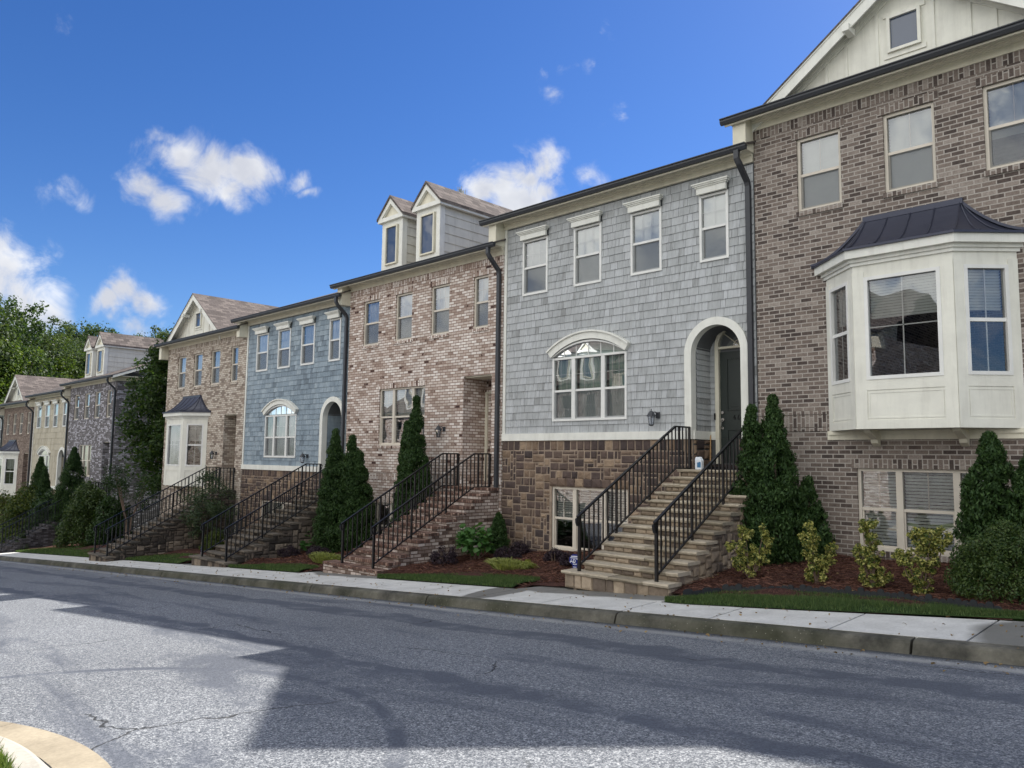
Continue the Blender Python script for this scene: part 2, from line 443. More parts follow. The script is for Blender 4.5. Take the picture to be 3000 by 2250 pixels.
def window(H, x0, x1, z0, z1, y, fm, recess=.07, cols=2, rows=1, mull=(), blind='slats', drop=1.0, dbl=True, xf=None,
           sill=None, head=None, brick=None, screen=True, fw=.045, lowcols=0, glass='glass', meet=None, name='window', seed=0, backbox=False):
    """a window: frame mesh with its panes, blinds, screen, sill and lintel as sub-parts. y = wall face"""
    yf = y + recess; f = MB(xf)
    f.box(x0, x0 + fw, yf - .03, yf + .05, z0, z1); f.box(x1 - fw, x1, yf - .03, yf + .05, z0, z1)
    f.box(x0 + fw, x1 - fw, yf - .03, yf + .05, z1 - fw, z1); f.box(x0 + fw, x1 - fw, yf - .034, yf + .05, z0, z0 + fw)
    edges = [x0 + fw] + [e for m in mull for e in (m - .045, m + .045)] + [x1 - fw]
    for m in mull: f.box(m - .045, m + .045, yf - .026, yf + .05, z0 + fw, z1 - fw)
    zm = meet if meet else (z0 + z1) / 2; zb, zt = z0 + fw, z1 - fw
    g = MB(xf); bl = MB(xf); sc = MB(xf); cu = MB(xf); mu = MB(xf)
    for i in range(0, len(edges), 2):
        a, b = edges[i], edges[i + 1]
        if dbl:
            f.box(a, b, yf - .012, yf + .03, zm - .022, zm + .022)
            f.box(a, a + .022, yf - .002, yf + .035, zb, zm - .022); f.box(b - .022, b, yf - .002, yf + .035, zb, zm - .022)
            f.box(a + .022, b - .022, yf - .002, yf + .035, zb, zb + .03)
            g.poly([(a, yf + .012, zm + .02), (b, yf + .012, zm + .02), (b, yf + .012, zt), (a, yf + .012, zt)])
            g.poly([(a + .02, yf + .03, zb + .03), (b - .02, yf + .03, zb + .03), (b - .02, yf + .03, zm), (a + .02, yf + .03, zm)])
            if screen: sc.poly([(a, yf - .006, zb), (b, yf - .006, zb), (b, yf - .006, zm - .02), (a, yf - .006, zm - .02)])
            lo = zm + .022
        else:
            g.poly([(a, yf + .012, zb), (b, yf + .012, zb), (b, yf + .012, zt), (a, yf + .012, zt)]); lo = zb
        nc = cols if (b - a) > .42 or cols < 3 else 2
        spans = [(lo, zt, nc, rows)] + ([(zb + .03, zm - .022, lowcols, 1)] if lowcols and dbl else [])
        for za, zc, c, r in spans:
            yy = yf + .014
            if za < zm and dbl: yy = yf + .032
            for k in range(1, c): xx = a + (b - a) * k / c; mu.box(xx - .007, xx + .007, yy, yy + .008, za, zc)
            for k in range(1, r): zz = za + (zc - za) * k / r; mu.box(a, b, yy, yy + .0075, zz - .007, zz + .007)
        if blind == 'slats':
            z = zt; low = zt - (zt - zb) * drop
            while z > low:
                bl.add([(a, yf + .075, z), (b, yf + .075, z), (b, yf + .102, z - .038), (a, yf + .102, z - .038)], [(0, 1, 2, 3)]); z -= .047
        elif blind == 'shade':
            n = 7
            for k in range(n):
                za, zc = zb + (zt - zb) * k / n, zb + (zt - zb) * (k + 1) / n
                bl.add([(a, yf + .060 + .004 * (k % 2), za), (b, yf + .060 + .004 * (k % 2), za), (b, yf + .064 - .004 * (k % 2), zc), (a, yf + .064 - .004 * (k % 2), zc)], [(0, 1, 2, 3)])
        elif blind == 'curtain':
            n = 26
            for k in range(n):
                xa, xb = a + (b - a) * k / n, a + (b - a) * (k + 1) / n
                ya, yb2 = (yf + .12 + .02 * math.sin(k * 1.9 + seed) for k in (k, k + 1))
                cu.add([(xa, ya, zb - .1), (xb, yb2, zb - .1), (xb, yb2, zt), (xa, ya, zt)], [(0, 1, 2, 3)])
        if backbox:
            bl.poly([(a, yf + .30, zb), (b, yf + .30, zb), (b, yf + .30, zt), (a, yf + .30, zt)])
    for v, fs, sw in ((mu.v, mu.f, mu.sw),):
        n = len(f.v); f.v += v; f.f += [tuple(q + n for q in t) for t in fs]; f.sw += sw
    w = f.build(name, fm, H)
    g.build('pane', MAT[glass], w)
    if blind in ('slats', 'shade'): bl.build('blind', MAT['blind'], w)
    if blind == 'curtain': cu.build('curtain', MAT['curtain'], w)
    if screen and dbl: sc.build('insect_screen', MAT['screen'], w)
    if brick:                                                   # rowlock sill and header course
        s = MB(); s.box(x0 - .02, x1 + .02, y - .028, y + .06, z0 - .078, z0 - .002, swap=True); s.build('sill', brick, w)
        s = MB(); s.box(x0 - .07, x1 + .07, y - .010, y + .06, z1 + .001, z1 + .135, swap=True); s.build('lintel', brick, w)
    if head:
        s = MB(); s.box(x0 - .005, x1 + .005, y - .045, y + .01, z1 + .001, z1 + .115); s.box(x0 - .03, x1 + .03, y - .065, y + .01, z1 + .115, z1 + .14)
        s.box(x0 - .055, x1 + .055, y - .09, y + .01, z1 + .14, z1 + .165); s.box(x0 - .075, x1 + .075, y - .11, y + .01, z1 + .165, z1 + .19)
        s.build('window_head', MAT['trim2'], w)
    return w


def lantern(H, x, y, z):
    r = MB(); r.box(x + .03, x + .11, y - .03, y, z + .02, z + .13); r.tube([(x + .07, y - .03, z + .10), (x + .06, y - .09, z + .13), (x, y - .13, z + .12)], .012)
    n = r.build('wall_lantern', MAT['dark'], H, bevel=.006)
    b = MB(); cx, cy = x, y - .13
    b.lathe(cx, cy, [(.004, z + .19), (.010, z + .175), (.006, z + .155), (.028, z + .145), (.05, z + .115), (.085, z + .06), (.088, z + .05), (.03, z + .048)], 8)
    for k in range(6):
        t = k * math.pi / 3
        b.tube([(cx + .068 * math.cos(t), cy + .068 * math.sin(t), z + .05), (cx + .043 * math.cos(t), cy + .043 * math.sin(t), z - .11)], .005, 4)
    b.lathe(cx, cy, [(.05, z - .10), (.05, z - .115), (.02, z - .13)], 8); b.build('lantern_cap', MAT['dark'], n)
    g = MB(); g.lathe(cx, cy, [(.062, z + .048), (.039, z - .10)], 6); g.build('lantern_glass', MAT['lampglass'], n)


def door(H, x0, x1, z0, z1, y, fan=False, number=False, frame=True):
    d = MB(); d.box(x0, x1, y + .03, y + .07, z0, z1)
    for a, b in ((.05, .30), (.335, .42), (.45, .94)) if False else ((.06, .30), (.47, .94)):
        za, zb = z0 + (z1 - z0) * a, z0 + (z1 - z0) * b; i = .13
        for q in ((x0 + i, x1 - i, za, za + .02), (x0 + i, x1 - i, zb - .02, zb)): d.box(q[0], q[1], y + .014, y + .03, q[2], q[3])
        for q in (x0 + i, x1 - i - .02): d.box(q, q + .02, y + .0145, y + .03, za + .02, zb - .02)
        d.box(x0 + i + .05, x1 - i - .05, y + .02, y + .03, za + .06, zb - .06)
    D = d.build('door', MAT['door'], H)
    h = MB(); zc = z0 + (z1 - z0) * .45; hx = x0 + .045
    R = lambda zz, r: [(hx + r * math.cos(t * math.pi / 5), zz + r * math.sin(t * math.pi / 5)) for t in range(10)]
    h.prism(R(zc, .028), 'y', y + .005, y + .03); h.prism(R(zc - .13, .034), 'y', y + .008, y + .03); h.prism(R(zc - .28, .024), 'y', y + .008, y + .03)
    h.tube([(hx, y + .0, zc - .14), (hx, y - .04, zc - .17), (hx, y - .045, zc - .25), (hx, y + .005, zc - .28)], .009)
    h.build('door_handle', MAT['steel'], D)
    if number:
        t = MB(); zz = z0 + (z1 - z0) * .384; hgt = .085
        def dig(ch, ox):
            P = {'4': [[(.62, 1), (.0, .34), (.85, .34)], [(.66, .62), (.56, -.02)]],
                 '6': [[(.78, .95), (.5, .98), (.2, .7), (.06, .32), (.16, .05), (.45, 0), (.7, .18), (.72, .42), (.5, .55), (.2, .46), (.08, .3)]]}[ch]
            for st in P: t.tube([(ox + a * hgt * .62, y + .026, zz + b * hgt) for a, b in st], .0065, 5)
        for i, ch in enumerate('464'): dig(ch, x0 + .25 + i * .085)
        t.build('house_number', MAT['iron'], D)
    if frame:
        f = MB(); w = .075
        f.box(x0 - w, x0 - .001, y - .03, y + .08, z0 - .02, z1 + .05); f.box(x1 + .001, x1 + w, y - .03, y + .08, z0 - .02, z1 + .05)
        f.box(x0 - w, x1 + w, y - .034, y + .079, z1 + .051, z1 + .09)
        if fan:
            xc = (x0 + x1) / 2; r = (x1 - x0) / 2 + w; A = arch_pts(xc, z1 + .091, r, 18); B = arch_pts(xc, z1 + .091, r - .07, 18)
            for k in range(18):
                f.add([(A[k][0], y - .03, A[k][1]), (A[k + 1][0], y - .03, A[k + 1][1]), (B[k + 1][0], y - .03, B[k + 1][1]), (B[k][0], y - .03, B[k][1]),
                       (B[k][0], y + .07, B[k][1]), (B[k + 1][0], y + .07, B[k + 1][1])], [(0, 1, 2, 3), (3, 2, 5, 4)])
            for t in (.25, .5, .75):
                q = B[int(18 * t)]; f.tube([(xc, y + .02, z1 + .10), (q[0], y + .02, q[1])], .01, 4)
            f.tube([(xc + .1 * math.cos(t * math.pi / 8), y + .02, z1 + .1 + .1 * math.sin(t * math.pi / 8)) for t in range(9)], .009, 4)
        F = f.build('door_frame', MAT['trim'], H)
        if fan:
            g = MB(); g.poly([(p[0], y + .03, p[1]) for p in B]); g.build('fanlight', MAT['glassb'], F)
    return D


def eaves(H, x0, x1, b, roofmat, slope=.4, lo=.40, ro=0.0, ret=True, ridge_y=17.5, top=True, endwall=None, wallmat=None, ro_box=False):
    """frieze, soffit, fascia, gutter and main roof over x0..x1; lo/ro = overhang past the party walls"""
    zf = b + 1.585; zs = b + 1.76; e = MB()
    e.box(x0 + .004, x1 - .004, 11.945, 11.999, zf, zs)                                   # frieze
    e.box(x0 + .004, x1 - .004, 11.915, 11.945, zs - .065, zs); e.box(x0 + .004, x1 - .004, 11.885, 11.915, zs - .03, zs)
    xl, xr = x0 - lo + .05, x1 + ro - .03
    e.box(xl, xr, 11.655, 12.0, zs + .001, zs + .03)                                     # soffit
    e.box(xl, xr, 11.625, 11.654, b + 1.665, b + 1.80)                                   # fascia
    if ret:
        e.box(x0 - .24, x0 + .003, 11.70, 12.02, b + 1.205, zs)                           # boxed return at the step
        e.box(x0 - .012, x0 + .0025, 11.685, 11.70, b + 1.205, zs - .001)
    if ro_box: e.box(x1 - .02, x1 + .2, 11.70, 12.02, b + 1.45, zs)
    e.build('eave_trim', MAT['trim'], H)
    g = MB(); p = [(11.622, b + 1.78), (11.622, b + 1.69), (11.575, b + 1.69), (11.545, b + 1.735), (11.548, b + 1.765), (11.528, b + 1.775), (11.528, b + 1.79)]
    g.prism(p, 'x', x0 - lo, x1 + ro + (.07 if not ro else 0)); g.build('gutter', MAT['dark'], H)
    r = MB(); z0 = b + 1.785; y0 = 11.56; zr = z0 + slope * (ridge_y - y0); t = .035; yb = 2 * ridge_y - y0
    r.prism([(y0, z0), (ridge_y, zr), (yb, z0), (yb, z0 - t), (ridge_y, zr - t), (y0, z0 - t)], 'x', x0 - lo + .02, x1 + ro + (.06 if not ro else 0))
    R = r.build('roof', roofmat, H)
    return R, z0, slope, y0


def downspout(H, x, b, zend, yw=YB):
    d = MB(); y1 = yw - .055
    pts = [(x, 11.58, b + 1.70), (x, 11.58, b + 1.56), (x + .02, 11.62, b + 1.48), (x + .02, y1 - .03, b + 1.24), (x + .02, y1, b + 1.16), (x + .02, y1, zend)]
    d.tube(pts, .05, rect=(.085, .07)); o = d.build('downspout', MAT['dark'], H)
    return o


def gable(H, xc, half, b, apexz, wy=12.2, yb=18.5, cw=True):
    """board-and-batten gable over the eave with its own roof running back"""
    sl = .72; z0 = b + 1.80; hw = (apexz - z0) / sl
    wallm = MB(); wallm.add([(xc - hw, wy, z0 - .1), (xc + hw, wy, z0 - .1), (xc, wy, apexz - .02)], [(0, 1, 2)])
    G = wallm.build('gable', MAT['bay'], H)
    bt = MB()
    wz0, wz1 = b + 2.27, b + 2.86
    for dx in (-1.2, -.88, -.40, .40, .88, 1.2):
        zt = apexz - abs(dx) * sl - .08
        if zt > z0 + .05: bt.box(xc + dx - .025, xc + dx + .025, wy - .018, wy, z0 - .05, zt)
    # raking frieze boards under the soffit
    for sg in (-1, 1):
        q = [(xc, apexz - .02), (xc + sg * hw, z0 - .02), (xc + sg * hw, z0 - .16), (xc, apexz - .17)]
        bt.prism(q, 'y', wy - .03, wy - .0005)
        q = [(xc, apexz - .02), (xc + sg * hw, z0 - .02), (xc + sg * hw, z0 - .09), (xc, apexz - .10)]
        bt.prism(q, 'y', wy - .055, wy - .0305)
    bt.box(xc - .30, xc + .30, wy - .021, wy - .0004, wz0 - .08, wz0); bt.box(xc - .30, xc + .30, wy - .021, wy - .0004, wz1, wz1 + .07)
    bt.build('batten', MAT['bay'], G)
    window(H, xc - .24, xc + .24, wz0, wz1, wy, MAT['bay'], glass='attic', recess=-.03, cols=2, rows=2, blind='none', dbl=False, screen=False, name='gable_window', backbox=False)
    bk = MB(); bk.poly([(xc - .2, wy + .0, wz0 + .04), (xc + .2, wy + .0, wz0 + .04), (xc + .2, wy + .0, wz1 - .04), (xc - .2, wy + .0, wz1 - .04)])
    # rake boards (front at y = wy-.25)
    fr = wy - .25; rk = MB()
    for sg in (-1, 1):
        ex = hw + .12
        q = [(xc, apexz + .05), (xc + sg * ex, apexz + .05 - sl * ex), (xc + sg * ex, apexz - .17 - sl * ex), (xc, apexz - .17)]
        rk.prism(q, 'y', fr - .03, fr)
        q = [(xc, apexz + .085), (xc + sg * ex, apexz + .085 - sl * ex), (xc + sg * ex, apexz + .03 - sl * ex), (xc, apexz + .03)]
        rk.prism(q, 'y', fr - .045, fr - .0301)
        q = [(xc, apexz + .0), (xc + sg * ex, apexz - sl * ex), (xc + sg * ex, apexz - .02 - sl * ex), (xc, apexz - .02)]
        rk.prism(q, 'y', fr + .001, wy)                         # sloping soffit
    rk.build('rake_board', MAT['trim2'], G)
    for sg in (-1, 1):
        ol = MB(); zc = apexz - .76 * sl - .04; ol.box(xc + sg * .76 - .055, xc + sg * .76 + .055, fr - .09, wy - .06, zc - .14, zc - .02)
        ol.build('rafter_tail', MAT['trim2'], G, bevel=.008)
    rf = MB(); ex = hw + .15; a = apexz + .09
    q = [(xc - ex, a - sl * ex), (xc, a), (xc + ex, a - sl * ex), (xc + ex, a - .03 - sl * ex), (xc, a - .03), (xc - ex, a - .03 - sl * ex)]
    rf.prism(q, 'y', fr - .06, yb); rf.build('gable_roof', MAT['roof'], H)


def dormer(H, x0, x1, b, zt, y0=12.3, depth=5.2):
    """cream sided dormer: wall, corner boards, window, pediment, roof"""
    xc = (x0 + x1) / 2; zb = b + 1.75; w = MB()
    w.box(x0, x1, y0, y0 + depth, zb, zt)
    D = w.build('dormer', MAT['siding'], H)
    s = MB(); n = 7; hh = (zt - .02 - zb - .02) / n
    for sg, xx in ((1, x1), (-1, x0)):
        for k in range(n):
            za = zb + .02 + k * hh
            s.add([(xx + sg * .022, y0 + .13, za), (xx + sg * .022, y0 + depth, za), (xx + sg * .006, y0 + depth, za + hh), (xx + sg * .006, y0 + .13, za + hh),
                   (xx, y0 + .13, za), (xx, y0 + depth, za)], [(0, 1, 2, 3), (0, 4, 5, 1)])
    s.build('siding', MAT['siding'], D)
    c = MB()
    for a, q in ((x0 - .03, x0 + .12), (x1 - .12, x1 + .03)): c.box(a, q, y0 - .03, y0 - .0005, zb, zt)
    c.box(x1 + .0005, x1 + .032, y0 - .029, y0 + .13, zb, zt - .001); c.box(x0 - .032, x0 - .0005, y0 - .029, y0 + .13, zb, zt - .001)
    c.box(x0 + .12, x1 - .12, y0 - .028, y0 - .0006, zb, b + 2.20); c.box(x0 + .12, x1 - .12, y0 - .028, y0 - .0006, b + 3.27, zt)
    c.build('corner_board', MAT['trim2'], D)
    ow = .13; sl = 1.0; az = zt + .06 + ((x1 - x0) / 2 + ow) * sl; p = MB(); fr = y0 - .12
    p.box(x0 - ow, x1 + ow, fr, y0 - .031, zt - .05, zt + .06); p.box(x1 + .035, x1 + ow, y0 - .03, y0 + depth, zt - .05, zt + .06); p.box(x0 - ow, x0 - .035, y0 - .03, y0 + depth, zt - .05, zt + .06)
    for sg in (-1, 1):
        ex = (x1 - x0) / 2 + ow
        p.prism([(xc, az), (xc + sg * ex, az - ex * sl), (xc + sg * ex, az - ex * sl - .1), (xc, az - .16)] if 0 else [(xc, az), (xc + sg * ex, zt + .0605), (xc + sg * (ex - .17), zt + .0605), (xc, az - .2)], 'y', fr - .001, y0 - .04)
    p.build('pediment_trim', MAT['trim2'], D)
    tp = MB(); ee = (x1 - x0) / 2 + ow; tp.prism([(xc - ee + .02, zt + .055), (xc + ee - .02, zt + .055), (xc, az - .02)], 'y', y0 - .03, y0 + depth - .01); tp.build('pediment', MAT['trim'], D)
    r = MB(); ex = (x1 - x0) / 2 + ow + .02; t = .07; a = az + .035
    r.prism([(xc - ex, a - ex * sl), (xc, a), (xc + ex, a - ex * sl), (xc + ex, a - ex * sl - t), (xc, a - t), (xc - ex, a - ex * sl - t)], 'y', fr - .03, y0 + depth)
    r.build('dormer_roof', MAT['roof'], D)
    window(H, x0 + .16, x1 - .16, b + 2.20, b + 3.27, y0, MAT['trim'], glass='attic', recess=-.05, cols=2, rows=4, blind='none', dbl=False, screen=False, fw=.04, name='dormer_window')


def bay(H, xl, xr, b, wallmb_unused=None):
    """canted bay: front face xl..xr at y=11.38, sides at 45 degrees"""
    D = .62; yf = YB - D + .03; zb = b - 3.57; zt = b - 1.10; y0 = YB
    outl = [(xl - D, y0), (xl, yf), (xr, yf), (xr + D, y0)]
    faces = [((xl - D, y0), (xl, yf)), ((xl, yf), (xr, yf)), ((xr, yf), (xr + D, y0))]
    base = MB()
    B = None; parts = MB(); pan = MB(); wins = []
    for i, (p, q) in enumerate(faces):
        L = math.hypot(q[0] - p[0], q[1] - p[1]); ux, uy = (q[0] - p[0]) / L, (q[1] - p[1]) / L
        xf = (lambda p, ux, uy: lambda v: (p[0] + v[0] * ux - v[1] * uy, p[1] + v[0] * uy + v[1] * ux, v[2]))(p, ux, uy)
        m = MB(xf); cw = .13 if i != 1 else .16
        wz0, wz1 = zb + .70, zb + 2.19
        # solid panels around the window opening (y local: 0 = face, + = inwards)
        m.box(0, cw, 0, .05, zb, zt); m.box(L - cw, L, 0, .05, zb, zt)
        m.box(cw, L - cw, .0, .05, wz1, zt); m.box(cw, L - cw, 0, .05, zb, wz0)
        m.box(cw, L - cw, -.012, -.0005, zb, zb + .12); m.box(cw, L - cw, -.012, -.0005, wz0 - .15, wz0 - .0)
        m.box(0, cw + .0, -.0125, -.0005, zb, zt - .2) ; m.box(L - cw, L, -.0125, -.0005, zb, zt - .2)
        m.box(cw, L - cw, -.006, -.0005, zb + .145, zb + .165); m.box(cw, L - cw, -.006, -.0005, wz0 - .195, wz0 - .175)
        m.box(cw + .015, cw + .035, -.0062, -.0005, zb + .165, wz0 - .195); m.box(L - cw - .035, L - cw - .015, -.0062, -.0005, zb + .165, wz0 - .195)
        n = len(base.v); base.v += m.v; base.f += [tuple(k + n for k in f) for f in m.f]; base.sw += m.sw
        wins.append((xf, cw, L, wz0, wz1, i))
    base.poly([(a, y, zb) for a, y in outl]); base.poly([(a, y, zt) for a, y in outl])
    B = base.build('bay_window', MAT['bay'], H)
    for xf, cw, L, wz0, wz1, i in wins:
        # windows are sub-parts of the bay: frame and pane meshes under it
        f = MB(xf); g = MB(xf); bl = MB(xf); fw = .05; a, q = cw, L - cw; zm = (wz0 + wz1) / 2
        f.box(a, a + fw, -.02, .06, wz0, wz1); f.box(q - fw, q, -.02, .06, wz0, wz1); f.box(a + fw, q - fw, -.02, .06, wz1 - fw, wz1); f.box(a + fw, q - fw, -.024, .06, wz0, wz0 + fw)
        cols = 2
        if i != 1: f.box(a + fw, q - fw, .004, .05, zm - .025, zm + .025)
        else: f.box(a + fw, q - fw, .03, .04, zm - .0, zm + .016)
        for k in range(1, cols): xx = a + (q - a) * k / cols; f.box(xx - .008, xx + .008, .03, .041, wz0 + fw, wz1 - fw)
        g.poly([(a + fw, .028, wz0 + fw), (q - fw, .028, wz0 + fw), (q - fw, .028, wz1 - fw), (a + fw, .028, wz1 - fw)])
        z = wz1 - fw; low = zm + .16
        while z > low:
            bl.add([(a + fw, .09, z), (q - fw, .09, z), (q - fw, .115, z - .03), (a + fw, .115, z - .03)], [(0, 1, 2, 3)]); z -= .040
        f.build('sash', MAT['wframe'], B); g.build('pane', MAT['glassb'], B); bl.build('blind', MAT['blind'], B)
    # crown, fascia
    def ring(o, za, zc, o2=None):
        m = MB(); k = math.tan(math.pi / 8) * o
        P = [(xl - D - o * .7, y0), (xl - D - o * .7 + 0, y0), (xl - k, yf - o), (xr + k, yf - o), (xr + D + o * .7, y0)]
        P = [(xl - D - o * 1.414, y0), (xl - k, yf - o), (xr + k, yf - o), (xr + D + o * 1.414, y0)]
        m.prism(P, 'z', za, zc); return m
    f1 = MB()
    for o, za, zc in ((.03, zt - .10, zt - .05), (.06, zt - .05, zt), (.13, zt + .0, zt + .15)):
        m = ring(o, za + .0003, zc); n = len(f1.v); f1.v += m.v; f1.f += [tuple(k + n for k in f) for f in m.f]; f1.sw += m.sw
    f1.build('bay_fascia', MAT['trim2'], B)
    sk = MB(); sk.box(xl - D - .03, xr + D + .03, y0 - .035, y0 - .001, zb - .135, zb - .001); sk.box(xl - D, xr + D, y0 - .06, y0 - .0355, zb - .06, zb - .001)
    for xx in (xl + .08, xr - .08):
        bq = MB(); bq.prism([(y0 - .036, zb - .24), (y0 - .14, zb - .19), (y0 - .16, zb - .14), (y0 - .42, zb - .04), (y0 - .46, zb - .002), (y0 - .036, zb - .002)], 'x', xx - .05, xx + .05); bq.build('bay_bracket', MAT['trim'], B)
    sk.build('bay_skirt', MAT['trim'], B)
    # swept metal roof
    r = MB(); z0 = zt + .151; o = .16; zr = b - .37
    def sec(t):                                                # t 0 eave .. 1 wall; concave sweep
        rise = t ** 1.75 if t < 1 else 1
        return rise
    nn = 9; tx = .02                                            # ridge length shrinks slightly
    k = math.tan(math.pi / 8) * o
    L0 = [(xl - D - o * 1.414, y0), (xl - k, yf - o), (xr + k, yf - o), (xr + D + o * 1.414, y0)]
    L1 = [(xl + .02, y0), (xl + .02, y0 - .03), (xr - .02, y0 - .03), (xr - .02, y0)]
    rows = []
    for j in range(nn + 1):
        t = j / nn; zz = z0 + (zr - z0) * sec(t)
        rows.append([(a[0] + (c[0] - a[0]) * t, a[1] + (c[1] - a[1]) * t, zz) for a, c in zip(L0, L1)])
    vs = [p for row in rows for p in row]
    r.add(vs, [(j * 4 + i, j * 4 + i + 1, (j + 1) * 4 + i + 1, (j + 1) * 4 + i) for j in range(nn) for i in range(3)])
    r.box(xl - .02, xr + .02, y0 - .06, y0 - .002, zr - .03, zr + .05)
    m = ring(.165, z0 - .03, z0 + .002); n = len(r.v); r.v += m.v; r.f += [tuple(q + n for q in f) for f in m.f]; r.sw += m.sw
    def seam(u, side):
        P = []
        for row in rows:
            a, c = row[side], row[side + 1]; P.append((a[0] + (c[0] - a[0]) * u, a[1] + (c[1] - a[1]) * u - .004, row[0][2] + .008))
        r.tube(P, .009, 4)
    for u in (0, .25, .5, .75, 1): seam(u, 1)
    for u in (.33, .66): seam(u, 0); seam(u, 2)
    for s_, u in ((0, 0), (2, 1)):                              # hip flashing against the wall
        P = [(row[s_ + u][0], row[s_ + u][1] - .015, row[0][2] + .02) for row in rows]; r.tube(P, .03, rect=(.06, .035))
    r.build('bay_roof', MAT['metalroof'], B)
    return dict(x0=xl - D + .1, x1=xr + D - .1, z0=zb + .1, z1=zt - .1, depth=.05)


def body(H, x0, x1, b, zg, mat, yback=23.3, y=YB, split=None):
    """side and back walls; closes the shell"""
    m = MB(); zt = b + 1.8; a, c = x0 + .006, x1 - .006
    m.poly([(a, y, zg), (a, yback, zg), (a, yback, zt), (a, y, zt)]); m.poly([(c, y, zg), (c, yback, zg), (c, yback, zt), (c, y, zt)])
    m.poly([(a, yback, zg), (c, yback, zg), (c, yback, zt), (a, yback, zt)])
    return m
def _attic():
    t = NT('attic_glass'); n = t.bump(t.noise(t.uv(), 1.3, 1), .3, .04)
    return t.fin(t.pbr((.05, .07, .115, 1), .03, n, spec=.9))  # opaque pane; mirrored sky blue is put into the base colour


MAT['attic'] = _attic()
_w0 = window


